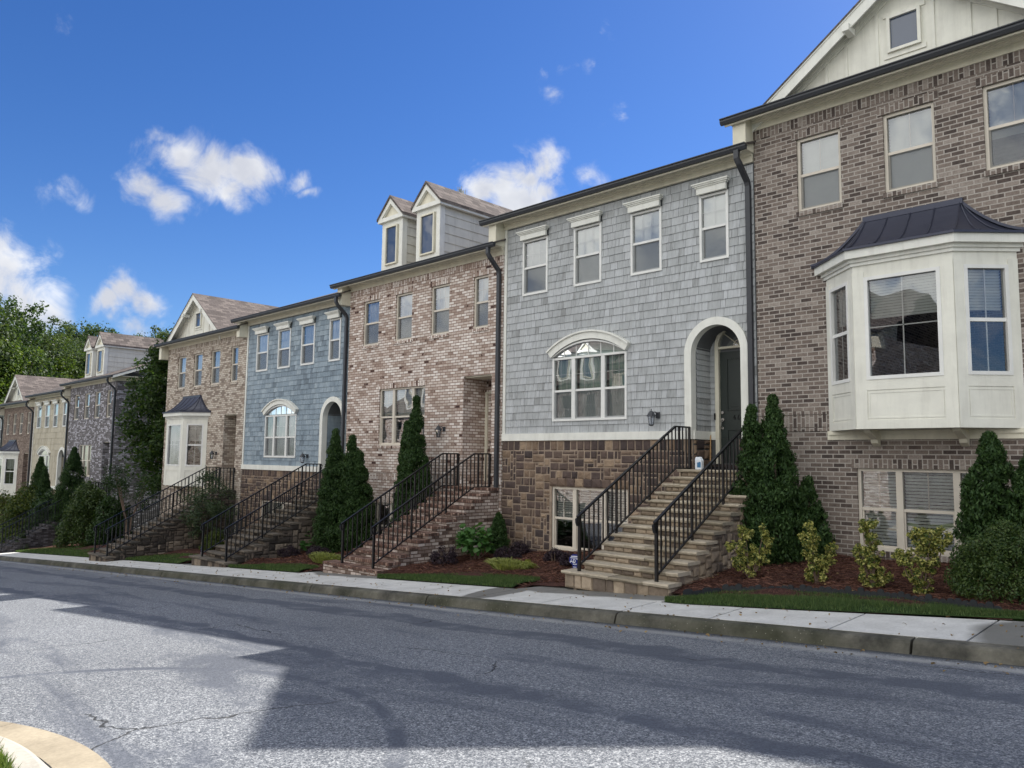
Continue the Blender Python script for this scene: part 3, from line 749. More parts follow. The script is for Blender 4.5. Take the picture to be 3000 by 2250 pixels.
def brick_house(name, label, x0, x1, b, zg, bm, wins, seed, group='row of brick and shingle townhouses', bayx=None, gab=None, dorm=(), entry=None, zland=None,
                big=None, low=None, spout=False, lo=.40, ro=0.0, cols=(2, 1), ret=True, wmat='frame', endgable=False, roof_ridge=17.5, lamp=None, drops=(1, 1, 1, 1), meshroof='roof'):
    H = empty(name, ((x0 + x1) / 2, 12, zg)); tag(H, label, 'townhouse', group)
    fm = MAT[wmat]; ops = []
    for a, q in wins: ops.append(dict(x0=x0 + a, x1=x0 + q, z0=b, z1=b + 1.225))
    if big: ops.append(dict(x0=big[0], x1=big[1], z0=b - 2.68, z1=b - 1.21))
    if low: ops.append(dict(x0=low[0], x1=low[1], z0=b - 5.33, z1=b - 4.13))
    if entry: ops.append(dict(x0=entry[0], x1=entry[1], z0=zland, z1=b - 1.085, depth=.75))
    if bayx:
        o = bay(H, bayx[0], bayx[1], b); ops.append(o)
    wl = body(H, x0, x1, b, zg - .6, bm)
    wall_front(wl, x0 + .006, x1 - .006, zg - .6, b + 1.6, YB, ops)
    if entry:
        e0, e1 = entry; yb = YB + .75
        wl.poly([(e0, yb, zland), (e1, yb, zland), (e1, yb, b - 1.085), (e0, yb, b - 1.085)])
    if endgable:
        zt = b + 1.8; wl.add([(x1 - .006, YB, zt), (x1 - .006, 23.3, zt), (x1 - .006, 17.5, zt + .4 * 5.9)], [(0, 1, 2)])
    wl.build('wall', bm, H)
    # soldier courses: under the frieze and at floor level
    s = MB(); s.box(x0 + .008, x1 - .008, YB - .007, YB + .01, b + 1.43, b + 1.584, swap=True); s.build('soldier_course', bm, H)
    s = MB(); segs = [(x0 + .008, x1 - .008)]
    if bayx: segs = [(x0 + .008, bayx[0] - .66), (bayx[1] + .66, entry[0] if entry else x1 - .008)] + ([(entry[1], x1 - .008)] if entry else [])
    elif entry: segs = [(x0 + .008, entry[0]), (entry[1], x1 - .008)]
    if bayx:
        s.box(x0 + .008, bayx[0] - .66, YB - .008, YB + .01, b - 3.50, b - 3.31, swap=True)
        s.box(x0 + .008, bayx[0] - .66, YB - .016, YB + .01, b - 3.30, b - 3.245, swap=True); s.box(x0 + .008, bayx[0] - .66, YB - .014, YB + .01, b - 3.565, b - 3.51, swap=True)
    else:
        for a, q in segs:
            s.box(a, q, YB - .008, YB + .01, b - 3.56, b - 3.39, swap=True); s.box(a, q, YB - .016, YB + .01, b - 3.38, b - 3.325)
    s.build('belt_course', bm, H)
    for i, (a, q) in enumerate(wins):
        c = cols if q - a > .6 else (2, cols[1])
        window(H, x0 + a, x0 + q, b, b + 1.225, YB, fm, cols=c[0], rows=c[1], brick=bm, drop=drops[i], seed=i)
    if big: window(H, big[0], big[1], b - 2.68, b - 1.21, YB, fm, cols=2, rows=2, mull=big[2], brick=bm, drop=.45, screen=False, lowcols=2)
    if low: window(H, low[0], low[1], b - 5.33, b - 4.13, YB, fm, cols=2, rows=1, mull=low[2], brick=bm, screen=False, drop=low[3] if len(low) > 3 else 1)
    if entry:
        e0, e1 = entry; w = .80
        door(H, e1 - .07 - w if e1 - e0 < 1 else e0 + .1, e1 - .07, zland + .12, zland + 2.12, YB + .74)
        t = MB(); t.box(e0 + .001, e1 - .001, YB + .06, YB + .60, b - 1.115, b - 1.086); t.build('porch_ceiling', MAT['trim'], H)
    R, z0, sl, y0 = eaves(H, x0, x1, b, MAT[meshroof], lo=lo, ro=ro, ret=ret)
    if gab: gable(H, gab[0], gab[1], b, gab[2])
    for d in dorm: dormer(H, d[0], d[1], b, d[2])
    if spout: downspout(H, x1 - .12, b, spout)
    if lamp: lantern(H, lamp[0], YB, lamp[1])
    if ro:                                                          # end eave with return
        e = MB(); e.box(x1 - .004, x1 + .10, 11.7, 23.2, b + 1.585, b + 1.76); e.box(x1, x1 + ro - .03, 11.66, 23.2, b + 1.765, b + 1.79); e.build('end_frieze', MAT['trim'], H)
        k = MB(); zz = lambda y: b + 1.765 + .4 * (y - 11.56)
        k.prism([(11.60, zz(11.6)), (17.5, zz(17.5)), (23.4, zz(11.6)), (23.4, zz(11.6) - .17), (17.5, zz(17.5) - .20), (11.60, zz(11.6) - .13)], 'x', x1 + ro - .035, x1 + ro - .005)
        k.prism([(11.66, zz(11.66) - .02), (17.5, zz(17.5) - .02), (23.3, zz(11.6) - .02), (23.3, zz(11.6) - .04), (17.5, zz(17.5) - .05), (11.66, zz(11.66) - .04)], 'x', x1 - .01, x1 + ro - .036)
        k.build('end_rake', MAT['trim2'], H)
    return H


def shingle_house(name, label, x0, x1, b, zg, sm, stm, wins, seed, group='row of brick and shingle townhouses', spout=False, lamp=None, aw=None, dc=None, zland=0,
                  low=None, number=False, row=.15, detail=True, lo=.40, lowblind=1.0):
    H = empty(name, ((x0 + x1) / 2, 12, zg)); tag(H, label, 'townhouse', group)
    rng = random.Random(seed); fm = MAT['wframe']; ops = []; zt = b - 2.99; zb = b - 3.14
    for a, q in wins: ops.append(dict(x0=x0 + a, x1=x0 + q, z0=b, z1=b + 1.22))
    head_ops = [dict(x0=o['x0'] - .01, x1=o['x1'] + .01, z0=o['z1'], z1=o['z1'] + .19) for o in ops]
    A = None
    if aw:
        A = arch_pts((aw[0] + aw[1]) / 2, b - 1.44, (aw[1] - aw[0]) / 2, 20, rise=.30)
        ops.append(dict(x0=aw[0], x1=aw[1], z0=b - 2.75, z1=b - 1.14, arch=A))
    dop = None
    if dc:
        r = .48; Bp = arch_pts(dc, b - 1.63, r, 20)
        dop = dict(x0=dc - r, x1=dc + r, z0=zland, z1=b - 1.63 + r, arch=Bp, depth=.6); ops.append(dop)
    lops = []
    if low: lops.append(dict(x0=low[0], x1=low[1], z0=b - 5.34, z1=b - 4.08))
    wl = body(H, x0, x1, b, zg - .6, MAT['mortar'], y=YS)
    wall_front(wl, x0 + .006, x1 - .006, zg - .6, b + 1.6, YS, ops + lops)
    yb = YS + .6
    if dc: wl.poly([(dc - .9, yb, zland - .1), (dc + .6, yb, zland - .1), (dc + .6, yb, b), (dc - .9, yb, b)])
    wl.build('wall', MAT['sheath'], H)
    sh = MB(); xa, xb = x0 + .09, x1 - .012
    hops = [dict(x0=dc - .62, x1=dc + .62, z0=zt - .1, z1=b - 1.63 + .62, arch=arch_pts(dc, b - 1.63, .55, 20))] if dc else []
    for h in hops: h['x0'], h['x1'] = dc - .55, dc + .55
    shingles(sh, xa, xb, zt, b + 1.56, YS, [o for o in ops if o is not dop] + hops + head_ops, rng, row)
    if dc:                                                          # lap siding inside the porch
        L = dc - .48
        n = 18; hh = (b - 1.2 - zt) / n
        for k in range(n):
            z = zt + k * hh; zq = z + hh
            sh.add([(L + .022, YS + .10, z), (L + .022, yb, z), (L + .008, yb, zq), (L + .008, YS + .10, zq), (L, YS + .1, z), (L, yb, z)], [(0, 1, 2, 3), (0, 4, 5, 1)])
            sh.add([(L, yb - .022, z), (L + .13, yb - .022, z), (L + .13, yb - .008, zq), (L, yb - .008, zq), (L, yb, z), (L + .13, yb, z)], [(0, 1, 2, 3), (0, 4, 5, 1)])
    sh.build('shingle_siding', MAT[sm], H)
    st = MB(); mp = lambda u, v, d: (u, YS - d, v)
    bk = MB(); wall_front(bk, x0 + .012, x1 - .012, zg - .5, zb, YS - .016, lops + ([dict(x0=dc - .481, x1=dc + .481, z0=zland - .001, z1=zb)] if dc else []), .05); bk.build('mortar_bed', MAT['mortar'], H)
    ins = lambda u, v: not any(o['x0'] - .02 < u < o['x1'] + .02 and o['z0'] - .02 < v < o['z1'] + .02 for o in lops) and not (dc and dc - .48 < u < dc + .48 and v > zland)
    stone_pack(st, x0 + .01, x1 - .01, zg - .25, zb - .21, mp, rng, cell=.082, inside=ins)
    for k in range(34):
        u0 = x0 + .01 + (x1 - x0 - .02) * k / 34; u1 = x0 + .01 + (x1 - x0 - .02) * (k + 1) / 34
        if ins((u0 + u1) / 2, zb - .1): stone(st, u0, u1, zb - .21, zb - .002, mp, rng)
    if low:
        n = 9
        for k in range(n):
            u0 = low[0] - .05 + (low[1] - low[0] + .1) * k / n; u1 = low[0] - .05 + (low[1] - low[0] + .1) * (k + 1) / n
            stone(st, u0, u1, b - 4.075, b - 3.90, lambda u, v, d: (u, YS - .012 - d, v), rng)
    if dc:
        L = dc - .48; mp2 = lambda u, v, d: (L + d, u, v)
        stone_pack(st, YS, yb, zland, zb - .002, mp2, rng, cell=.085)
        stone_pack(st, dc - .48, dc + .48, zland, zland + .1, lambda u, v, d: (u, yb - d, v), rng, cell=.085)
    st.build('stone_base', MAT[stm], H)
    t = MB()
    if dc:
        t.box(x0 + .01, dc - .615, YS - .055, YS - .001, zb, zt); t.box(dc + .615, x1 - .01, YS - .055, YS - .001, zb, zt)
        t.box(dc - .479, dc - .45, YS + .002, yb - .03, zb, zt); t.box(dc - .449, dc - .345, yb - .03, yb - .001, zb, zt)
    else: t.box(x0 + .01, x1 - .01, YS - .055, YS - .001, zb, zt)
    t.box(x0 + .01, x0 + .085, YS - .035, YS - .001, zt, b + 1.6); t.build('skirt_board', MAT['trim2'], H)
    for i, (a, q) in enumerate(wins):
        c = 3 if q - a > .62 else 2
        window(H, x0 + a, x0 + q, b, b + 1.22, YS - .075, fm, cols=c, rows=2, head=True, seed=i, blind='slats' if (seed + i) % 4 == 2 else 'shade')
    if aw:
        a, q = aw; f = window(H, a, q, b - 2.75, b - 1.44, YS - .075, fm, cols=3, rows=2, mull=(a + .56, a + 1.31), blind='curtain', meet=b - 2.13, seed=3)
        m = MB(); O = arch_pts((a + q) / 2, b - 1.44, (q - a) / 2, 20, rise=.30); I = arch_pts((a + q) / 2, b - 1.42, (q - a) / 2 - .05, 20, rise=.245)
        for k in range(20):
            m.add([(O[k][0], YS - .07, O[k][1]), (O[k + 1][0], YS - .07, O[k + 1][1]), (I[k + 1][0], YS - .07, I[k + 1][1]), (I[k][0], YS - .07, I[k][1]),
                   (I[k][0], YS, I[k][1]), (I[k + 1][0], YS, I[k + 1][1])], [(0, 1, 2, 3), (3, 2, 5, 4)])
        for k in range(1, 6):
            xx = a + (q - a) * k / 6; zz = max(p[1] for p in I if abs(p[0] - xx) < .12); m.box(xx - .008, xx + .008, YS - .02, YS - .012, b - 1.44, zz)
        m.build('arch_frame', fm, f)
        g = MB(); g.poly([(p[0], YS - .01, p[1]) for p in I]); g.build('arch_pane', MAT['glass'], f)
        cu = MB(); cu.poly([(p[0], YS + .1, p[1]) for p in I]); cu.build('arch_curtain', MAT['curtain'], f)
        h = MB(); I2 = arch_pts((a + q) / 2, b - 1.435, (q - a) / 2 + .0, 24, rise=.315); O2 = []
        cx = (a + q) / 2; rr = (q - a) / 2; RR = (rr * rr + .315 ** 2) / .63; cz = b - 1.435 + .315 - RR
        for p in I2:
            dx, dz = p[0] - cx, p[1] - cz; l = math.hypot(dx, dz); O2.append((p[0] + dx / l * .17, p[1] + dz / l * .17))
        for (u, d0, d1) in ((0, 0, .80), (1, .80, 1.0)):
            yy = YS - .10 - .035 * u
            for k in range(24):
                lerp = lambda i, t: (I2[i][0] + (O2[i][0] - I2[i][0]) * t, I2[i][1] + (O2[i][1] - I2[i][1]) * t)
                p = [lerp(k, d0), lerp(k + 1, d0), lerp(k + 1, d1), lerp(k, d1)]
                h.add([(x, yy, z) for x, z in p] + [(x, YS, z) for x, z in p], [(0, 1, 2, 3), (0, 4, 5, 1), (3, 2, 6, 7)] + ([(0, 3, 7, 4)] if k == 0 else []) + ([(1, 5, 6, 2)] if k == 23 else []))
        h.build('arch_head', MAT['trim2'], f)
    if dc:
        m = MB(); r0, r1 = .477, .615; I = arch_pts(dc, b - 1.63, r0, 24); O = arch_pts(dc, b - 1.63, r1, 24)
        I = [(dc - r0, zland + .0)] + I + [(dc + r0, zland + .0)]; O = [(dc - r1, zb)] + O + [(dc + r1, zb)]
        I[0] = (dc - r0, zb); I[-1] = (dc + r0, zb)
        for k in range(len(I) - 1):
            p = [I[k], I[k + 1], O[k + 1], O[k]]
            m.add([(x, YS - .065, z) for x, z in p] + [(x, YS + .1, z) for x, z in p], [(0, 1, 2, 3), (0, 4, 5, 1), (3, 2, 6, 7)])
        m.build('arch_trim', MAT['trim2'], H)
        door(H, dc - .265, dc + .50, zland + .12, zland + 2.12, yb - .045, fan=True, number=number)
    if low: window(H, low[0], low[1], b - 5.34, b - 4.08, YS - .03, MAT['frame'], cols=2, rows=1, mull=low[2], screen=False, drop=.55 * lowblind, lowcols=0)
    eaves(H, x0, x1, b, MAT['roof'], lo=lo)
    if spout: downspout(H, x1 - .10, b, spout, yw=YS - .02)
    if lamp: lantern(H, lamp[0], YS - .015, lamp[1])
    return H


zgr = lambda X: zbed(X, 12)
H1 = brick_house('brick_townhouse', 'dark brown brick townhouse with cream gable and large canted bay, at the right', -5.97, .1, 4.05, zgr(-3), MAT['b1'],
                 [(.75, 1.46), (2.10, 2.81), (3.43, 4.14), (4.85, 5.4)], 1, bayx=(-4.17, -2.85), gab=(-3.58, 2.2, 7.50), low=(-4.41, -2.50, (-3.83, -3.08)), cols=(2, 1), drops=(1, 1, .62, 1))
H2 = shingle_house('shingle_townhouse', 'grey shingle townhouse on a brown stone base with a dark green arched doorway', -11.97, -5.98, 3.52, zgr(-9), 's2', 'st2',
                   [(.57, 1.30), (2.02, 2.73), (3.44, 4.14), (4.94, 5.51)], 2, spout=-1.6, lamp=(-8.0, .75), aw=(-10.51, -8.63), dc=-6.735, zland=-.15,
                   low=(-10.52, -8.62, (-9.94, -9.21)), number=True)
H3 = brick_house('brick_townhouse', 'pale blush brick townhouse with two dormers and a brick stair', -18.03, -11.98, 2.97, zgr(-15), MAT['b3'],
                 [(.66, 1.37), (2.09, 2.78), (3.52, 4.21), (5.06, 5.56)], 3, dorm=((-17.0, -16.16, 6.43), (-15.5, -14.62, 6.43)), entry=(-13.26, -12.32), zland=-.64,
                 big=(-16.54, -14.66, (-15.97, -15.18)), low=(-16.57, -14.7, (-15.97, -15.2)), spout=-1.45, cols=(3, 2), lamp=(-13.97, .60))
H4 = shingle_house('shingle_townhouse', 'blue shingle townhouse on a stone base between a tan and a pale brick house', -24.0, -18.04, 2.69, zgr(-21), 's4', 'st2',
                   [(.68, 1.42), (2.06, 2.80), (3.44, 4.18), (4.97, 5.54)], 4, spout=-2.2, lamp=(-20.05, -.08), aw=(-22.56, -20.68), dc=-18.71, zland=-.96, low=(-22.62, -20.72, (-22.04, -21.3)))
H5 = brick_house('brick_townhouse', 'tan brick townhouse with gable and bay beside the tall dark tree', -30.45, -24.01, 2.46, zgr(-27), MAT['b5'],
                 [(.95, 1.66), (2.36, 3.07), (3.79, 4.49), (5.32, 5.84)], 5, bayx=(-28.75, -27.3), gab=(-28.35, 1.95, 5.92), entry=(-25.42, -24.52), zland=-1.16, cols=(2, 1), lamp=(-25.95, -.02))
H6 = brick_house('brick_townhouse', 'plum grey brick townhouse with two dormers, left of the tall dark tree', -42.3, -35.85, 1.6, zgr(-39), MAT['b6'],
                 [(.66, 1.38), (2.16, 2.88), (3.60, 4.32), (5.2, 5.75)], 6, dorm=((-41.3, -40.4, 5.05), (-39.7, -38.75, 5.05)), entry=(-37.23, -36.41), zland=-2.02,
                 big=(-40.55, -38.75, (-40.0, -39.3)), spout=zgr(-36), cols=(2, 2), ro=.4, endgable=True)
H7 = shingle_house('shingle_townhouse', 'tan shingle townhouse with an arched entry behind dark evergreens', -48.45, -42.31, 1.31, zgr(-45), 's7', 'st2',
                   [(.62, 1.40), (2.10, 2.88), (3.57, 4.30), (5.15, 5.72)], 7, spout=zgr(-43), aw=(-47.0, -45.1), dc=-43.05, zland=-2.35, row=.3)
H8 = brick_house('brick_townhouse', 'rust brown brick townhouse with gable and small bay, far left', -54.9, -48.46, 1.04, zgr(-51), MAT['b8'],
                 [(.6, 1.32), (2.1, 2.82), (3.5, 4.22), (5.1, 5.7)], 8, bayx=(-53.15, -51.7), gab=(-52.8, 1.95, 4.5), entry=(-50.0, -49.1), zland=-2.6, spout=zgr(-49), cols=(2, 1))
H9 = shingle_house('shingle_townhouse', 'sage shingle townhouse cut off by the left edge of the photo', -61.0, -54.91, .78, zgr(-58), 's9', 'st2',
                   [(.62, 1.40), (2.10, 2.88), (3.57, 4.30), (5.15, 5.72)], 9, spout=zgr(-56), row=.3)
# ------------------------------------------------------------------ ground, road, kerb, pavement
def structure(o, kind='structure'):
    o['kind'] = kind; return o


def grid_mesh(name, xs, ys, zf, mat, smooth=True, mask=None):
    nx, ny = len(xs), len(ys)
    v = [(x, y, zf(x, y)) for y in ys for x in xs]
    f = []
    for j in range(ny - 1):
        for i in range(nx - 1):
            if mask and not mask((xs[i] + xs[i + 1]) / 2, (ys[j] + ys[j + 1]) / 2): continue
            f.append((j * nx + i, j * nx + i + 1, (j + 1) * nx + i + 1, (j + 1) * nx + i))
    m = MB(); m.add(v, f); return m.build(name, mat, smooth=smooth)


def asphalt():
    t = NT('asphalt')
    o = t.n('Mapping', Vector=t.obj(), Scale=(1 / K, 1 / K, 1 / K)).outputs[0]         # survey units
    x, y, z = (t.n('SeparateXYZ', Vector=o).outputs[i] for i in range(3))
    nz = t.noise(o, .7, 4); nw = t.noise(o, 2.5, 4)
    fine = t.noise(o, 84, 3, .75); mid = t.noise(o, 34, 4, .7)
    st = t.n('Mapping', Vector=o, Scale=(.35, 1.5, 1), Rotation=(0, 0, .12)).outputs[0]
    patch = t.noise(st, .8, 5, .6, .6)
    spk = t.math('ADD', t.math('MULTIPLY', fine, .65), t.math('MULTIPLY', mid, .35))
    agg = t.ramp(spk, [(.37, al(54, 57, 63)), (.46, al(82, 86, 92)), (.53, al(122, 125, 129)), (.62, al(176, 178, 178))])
    smooth_ = t.ramp(spk, [(.38, al(66, 70, 78)), (.6, al(92, 96, 104))])
    # worn-smooth bands: one along the far lane, one along the middle, a tyre arc and loose patches
    wob = t.math('MULTIPLY', t.math('SUBTRACT', nz, .5), .9)
    band = lambda yc, hw, soft: t.n('MapRange', _clamp=True, Value=t.math('ABSOLUTE', t.math('SUBTRACT', t.math('ADD', y, wob), yc)), i1=hw, i2=hw + soft, i3=1.0, i4=0.0).outputs[0]
    b1 = band(6.2, .19, .07); b2 = band(4.05, .08, .06)
    d = t.n('VectorMath', _operation='DISTANCE', i0=t.n('CombineXYZ', X=x, Y=y).outputs[0], i1=(-5.35, .52, 0)).outputs['Value']
    arc = t.n('MapRange', _clamp=True, Value=t.math('ABSOLUTE', t.math('SUBTRACT', d, 2.88)), i1=.03, i2=.08, i3=1.0, i4=0.0).outputs[0]
    p = t.n('MapRange', _clamp=True, Value=patch, i1=.53, i2=.63, i3=0.0, i4=.9).outputs[0]
    brk = t.n('MapRange', _clamp=True, Value=nw, i1=.35, i2=.5, i3=.35, i4=1.0).outputs[0]
    m = t.math('MULTIPLY', t.math('MAXIMUM', t.math('MAXIMUM', b1, b2), t.math('MAXIMUM', p, arc)), brk)
    col = t.mix(m, agg, smooth_)
    # gutter line: darker strip with pale grit just off the kerb
    gut = t.n('MapRange', _clamp=True, Value=y, i1=7.30, i2=7.44, i3=0.0, i4=1.0).outputs[0]
    col = t.mix(gut, col, al(58, 60, 60))
    grit = t.math('MULTIPLY', t.n('MapRange', _clamp=True, Value=t.math('ABSOLUTE', t.math('SUBTRACT', y, 7.22)), i1=.03, i2=.12, i3=.6, i4=0.0).outputs[0], brk)
    col = t.mix(grit, col, al(158, 158, 154))
    # cracks
    wv = t.n('VectorMath', _operation='ADD', i0=o, i1=t.n('VectorMath', _operation='SCALE', i0=t.n('TexNoise', Vector=o, Scale=3.0, Detail=4.0).outputs[1], Scale=.35).outputs[0]).outputs[0]
    vo = t.n('TexVoronoi', _feature='DISTANCE_TO_EDGE', Vector=wv, Scale=.42).outputs['Distance']
    cr = t.n('MapRange', _clamp=True, Value=vo, i1=.002, i2=.006, i3=1.0, i4=0.0).outputs[0]
    cm = t.n('MapRange', _clamp=True, Value=t.noise(o, .5, 2), i1=.5, i2=.58, i3=0.0, i4=.85).outputs[0]
    col = t.mix(t.math('MULTIPLY', cr, cm), col, (.012, .012, .012, 1))
    big = t.noise(o, .25, 2)
    col = t.mix(.5, col, t.ramp(big, [(.35, G_(.82)), (.65, G_(1.08))]), 'MULTIPLY')
    h = t.math('SUBTRACT', t.math('MULTIPLY', spk, t.math('SUBTRACT', 1.0, t.math('MULTIPLY', m, .7))), t.math('MULTIPLY', cr, cm))
    return t.fin(t.pbr(col, .82, t.bump(h, .55, .02), spec=.3))


def concrete(name, c1, c2, damp=(), joint=None, specks=0.0, moss=.0):
    t = NT(name); o = t.n('Mapping', Vector=t.obj(), Scale=(1 / K,) * 3).outputs[0]
    n1 = t.noise(o, 3, 6); n2 = t.noise(o, 40, 3); n3 = t.noise(o, .6, 3)
    col = t.ramp(n1, [(.3, c1), (.7, c2)])
    col = t.mix(.35, col, t.ramp(n2, [(.35, G_(.75)), (.65, G_(1.15))]), 'MULTIPLY')
    rough = .85
    if damp:
        msk = None
        wv = t.n('VectorMath', _operation='ADD', i0=o, i1=t.n('VectorMath', _operation='SCALE', i0=t.n('VectorMath', _operation='SUBTRACT', i0=t.n('TexNoise', Vector=o, Scale=1.1, Detail=3.0).outputs[1], i1=(.5, .5, .5)).outputs[0], Scale=.5).outputs[0]).outputs[0]
        for (cx, cy, rx, ry) in damp:                                # wet stains left on the slabs
            v = t.n('Mapping', Vector=wv, Location=(-cx / rx, -cy / ry, 0), Scale=(1 / rx, 1 / ry, 0)).outputs[0]
            L = t.n('VectorMath', _operation='LENGTH', i0=v).outputs['Value']
            k = t.n('MapRange', _clamp=True, Value=L, i1=.92, i2=1.05, i3=1.0, i4=0.0).outputs[0]
            msk = k if msk is None else t.math('MAXIMUM', msk, k)
        col = t.mix(t.math('MULTIPLY', msk, .78), col, al(74, 73, 68))
        rough = t.n('MapRange', Value=msk, i3=.85, i4=.55).outputs[0]
    if specks:
        v = t.n('TexVoronoi', Vector=o, Scale=26.0).outputs['Distance']
        sp = t.math('MULTIPLY', t.n('MapRange', _clamp=True, Value=v, i1=.10, i2=.16, i3=1.0, i4=0.0).outputs[0], t.n('MapRange', _clamp=True, Value=n3, i1=.45, i2=.6, i3=0.0, i4=specks).outputs[0])
        col = t.mix(sp, col, al(176, 172, 160))
    if moss:
        col = t.mix(t.n('MapRange', _clamp=True, Value=n3, i1=.4, i2=.62, i3=0.0, i4=moss).outputs[0], col, al(58, 60, 42))
    return t.fin(t.pbr(col, rough, t.bump(n2, .25, .006), spec=.25))


MAT['asphalt'] = asphalt()
MAT['walk'] = concrete('concrete', al(178, 177, 172), al(204, 203, 198), damp=[(-6.7, 9.0, 2.1, .66), (-8.25, 8.3, .35, .75), (-.6, 8.2, 1.42, 1.3), (-1.95, 7.45, .75, .20), (-13.0, 9.0, 1.7, .55), (-18.8, 9.0, 2.0, .5), (-25.2, 8.9, 1.7, .5)])
MAT['kerb'] = concrete('kerb_concrete', al(46, 46, 42), al(112, 109, 99), specks=1.0, moss=.65)
MAT['pan'] = concrete('pan_concrete', al(138, 128, 110), al(168, 157, 136), specks=.3)
MAT['pan2'] = concrete('pale_concrete', al(150, 146, 136), al(176, 171, 160))


def mulch():
    t = NT('pine_mulch'); o = t.n('Mapping', Vector=t.obj(), Scale=(1 / K,) * 3).outputs[0]
    n1 = t.noise(o, 30, 6, .7, 1.5); n2 = t.noise(o, 1.5, 3)
    col = t.ramp(n1, [(.32, al(36, 25, 23)), (.5, al(70, 48, 43)), (.62, al(98, 70, 61)), (.72, al(126, 98, 86))])
    col = t.mix(.5, col, t.ramp(n2, [(.35, G_(.65)), (.65, G_(1.1))]), 'MULTIPLY')
    return t.fin(t.pbr(col, .95, t.bump(n1, .8, .03), spec=.1))


def soil_grass(name, a, b):
    t = NT(name); o = t.obj(); n = t.noise(o, 8, 5); n2 = t.noise(o, .5, 3)
    col = t.mix(.6, t.ramp(n, [(.3, a), (.7, b)]), t.ramp(n2, [(.35, G_(.7)), (.65, G_(1.15))]), 'MULTIPLY')
    return t.fin(t.pbr(col, .95, t.bump(n, .5, .03), spec=.1))


MAT['mulch'] = mulch(); MAT['lawn'] = soil_grass('lawn_soil', (.020, .036, .012, 1), (.036, .062, .02, 1))
MAT['ground'] = soil_grass('rough_ground', (.03, .045, .018, 1), (.055, .075, .03, 1))


def zterrain(X, y):
    if y < 8.2: z = zroad(X, min(y, 7.4)) - .35
    elif y < 12.1: z = zbed(X, y) - .3
    else: z = zbed(X, 12) - .05 + .012 * min(y - 12, 40)
    if y > 24: z += min(5.0, .10 * (y - 24))
    if X < -66: z += min(4.5, .16 * (-66 - X))
    return z


def frange(a, b, s):
    n = max(1, int(round((b - a) / s))); return [a + (b - a) * i / n for i in range(n + 1)]


xs = frange(-420, -120, 30) + frange(-115, -62, 4)[0:] + frange(-60, 20, 2) + frange(40, 260, 40)
ys = frange(-260, -40, 40) + frange(-34, 7.4, 2.07) + [8.2, 8.3, 10, 12.05, 12.15] + frange(14, 60, 4) + frange(90, 420, 40)
structure(grid_mesh('ground', xs, ys, zterrain, MAT['ground']))
structure(grid_mesh('road', frange(-120, -62, 4) + frange(-60, 30, 1.0), frange(-13, -1, 1.5) + frange(-.5, 7.5, .25), zroad, MAT['asphalt']))


def ywb(X):                                    # back edge of the pavement
    return 8.30 + (X + 5.2) * .135 if X > -5.2 else 8.30 + min(.25, (-5.2 - X) * .12)


# kerb: rounded nose, cast in lengths with open joints
m = MB(); e = [2.2, -2.33, -5.55, -9.0, -12.2, -15.55, -18.7, -22.3, -25.6]
while e[-1] > -62: e.append(e[-1] - 3.3)
for a, q in zip(e[:-1], e[1:]):
    xa, xb = a - .012, q + .012; P = []
    for X in (xa, xb):
        z0, z1 = zx(X), ktop(X)
        P.append([(X, 7.44, z0 - .2), (X, 7.44, z0 + .004), (X, 7.475, z1 - .03), (X, 7.49, z1 - .010), (X, 7.515, z1), (X, 7.63, z1 + .003), (X, 7.63, z0 - .2)])
    n = 7
    m.add(P[0] + P[1], [(i, (i + 1) % n, n + (i + 1) % n, n + i) for i in range(n)] + [tuple(range(n)), tuple(range(n, 2 * n))])
structure(m.build('kerb', MAT['kerb']))
# pavement slabs
m = MB(); e = [2.0, .55, -.7, -1.93, -3.12, -4.42, -5.58, -6.9, -8.17]
while e[-1] > -62: e.append(e[-1] - 1.27)
for a, q in zip(e[:-1], e[1:]):
    xa, xb = a - .010, q + .010; vs = []
    for zz in (-.12, .003):
        for X, Y in ((xa, 7.638), (xa, ywb(a)), (xb, ywb(q)), (xb, 7.638)): vs.append((X, Y, ktop(X) + .02 * (Y - 7.5) + zz))
    m.add(vs, [(4, 5, 6, 7), (0, 1, 5, 4), (1, 2, 6, 5), (2, 3, 7, 6), (3, 0, 4, 7)])
structure(m.build('pavement', MAT['walk']))
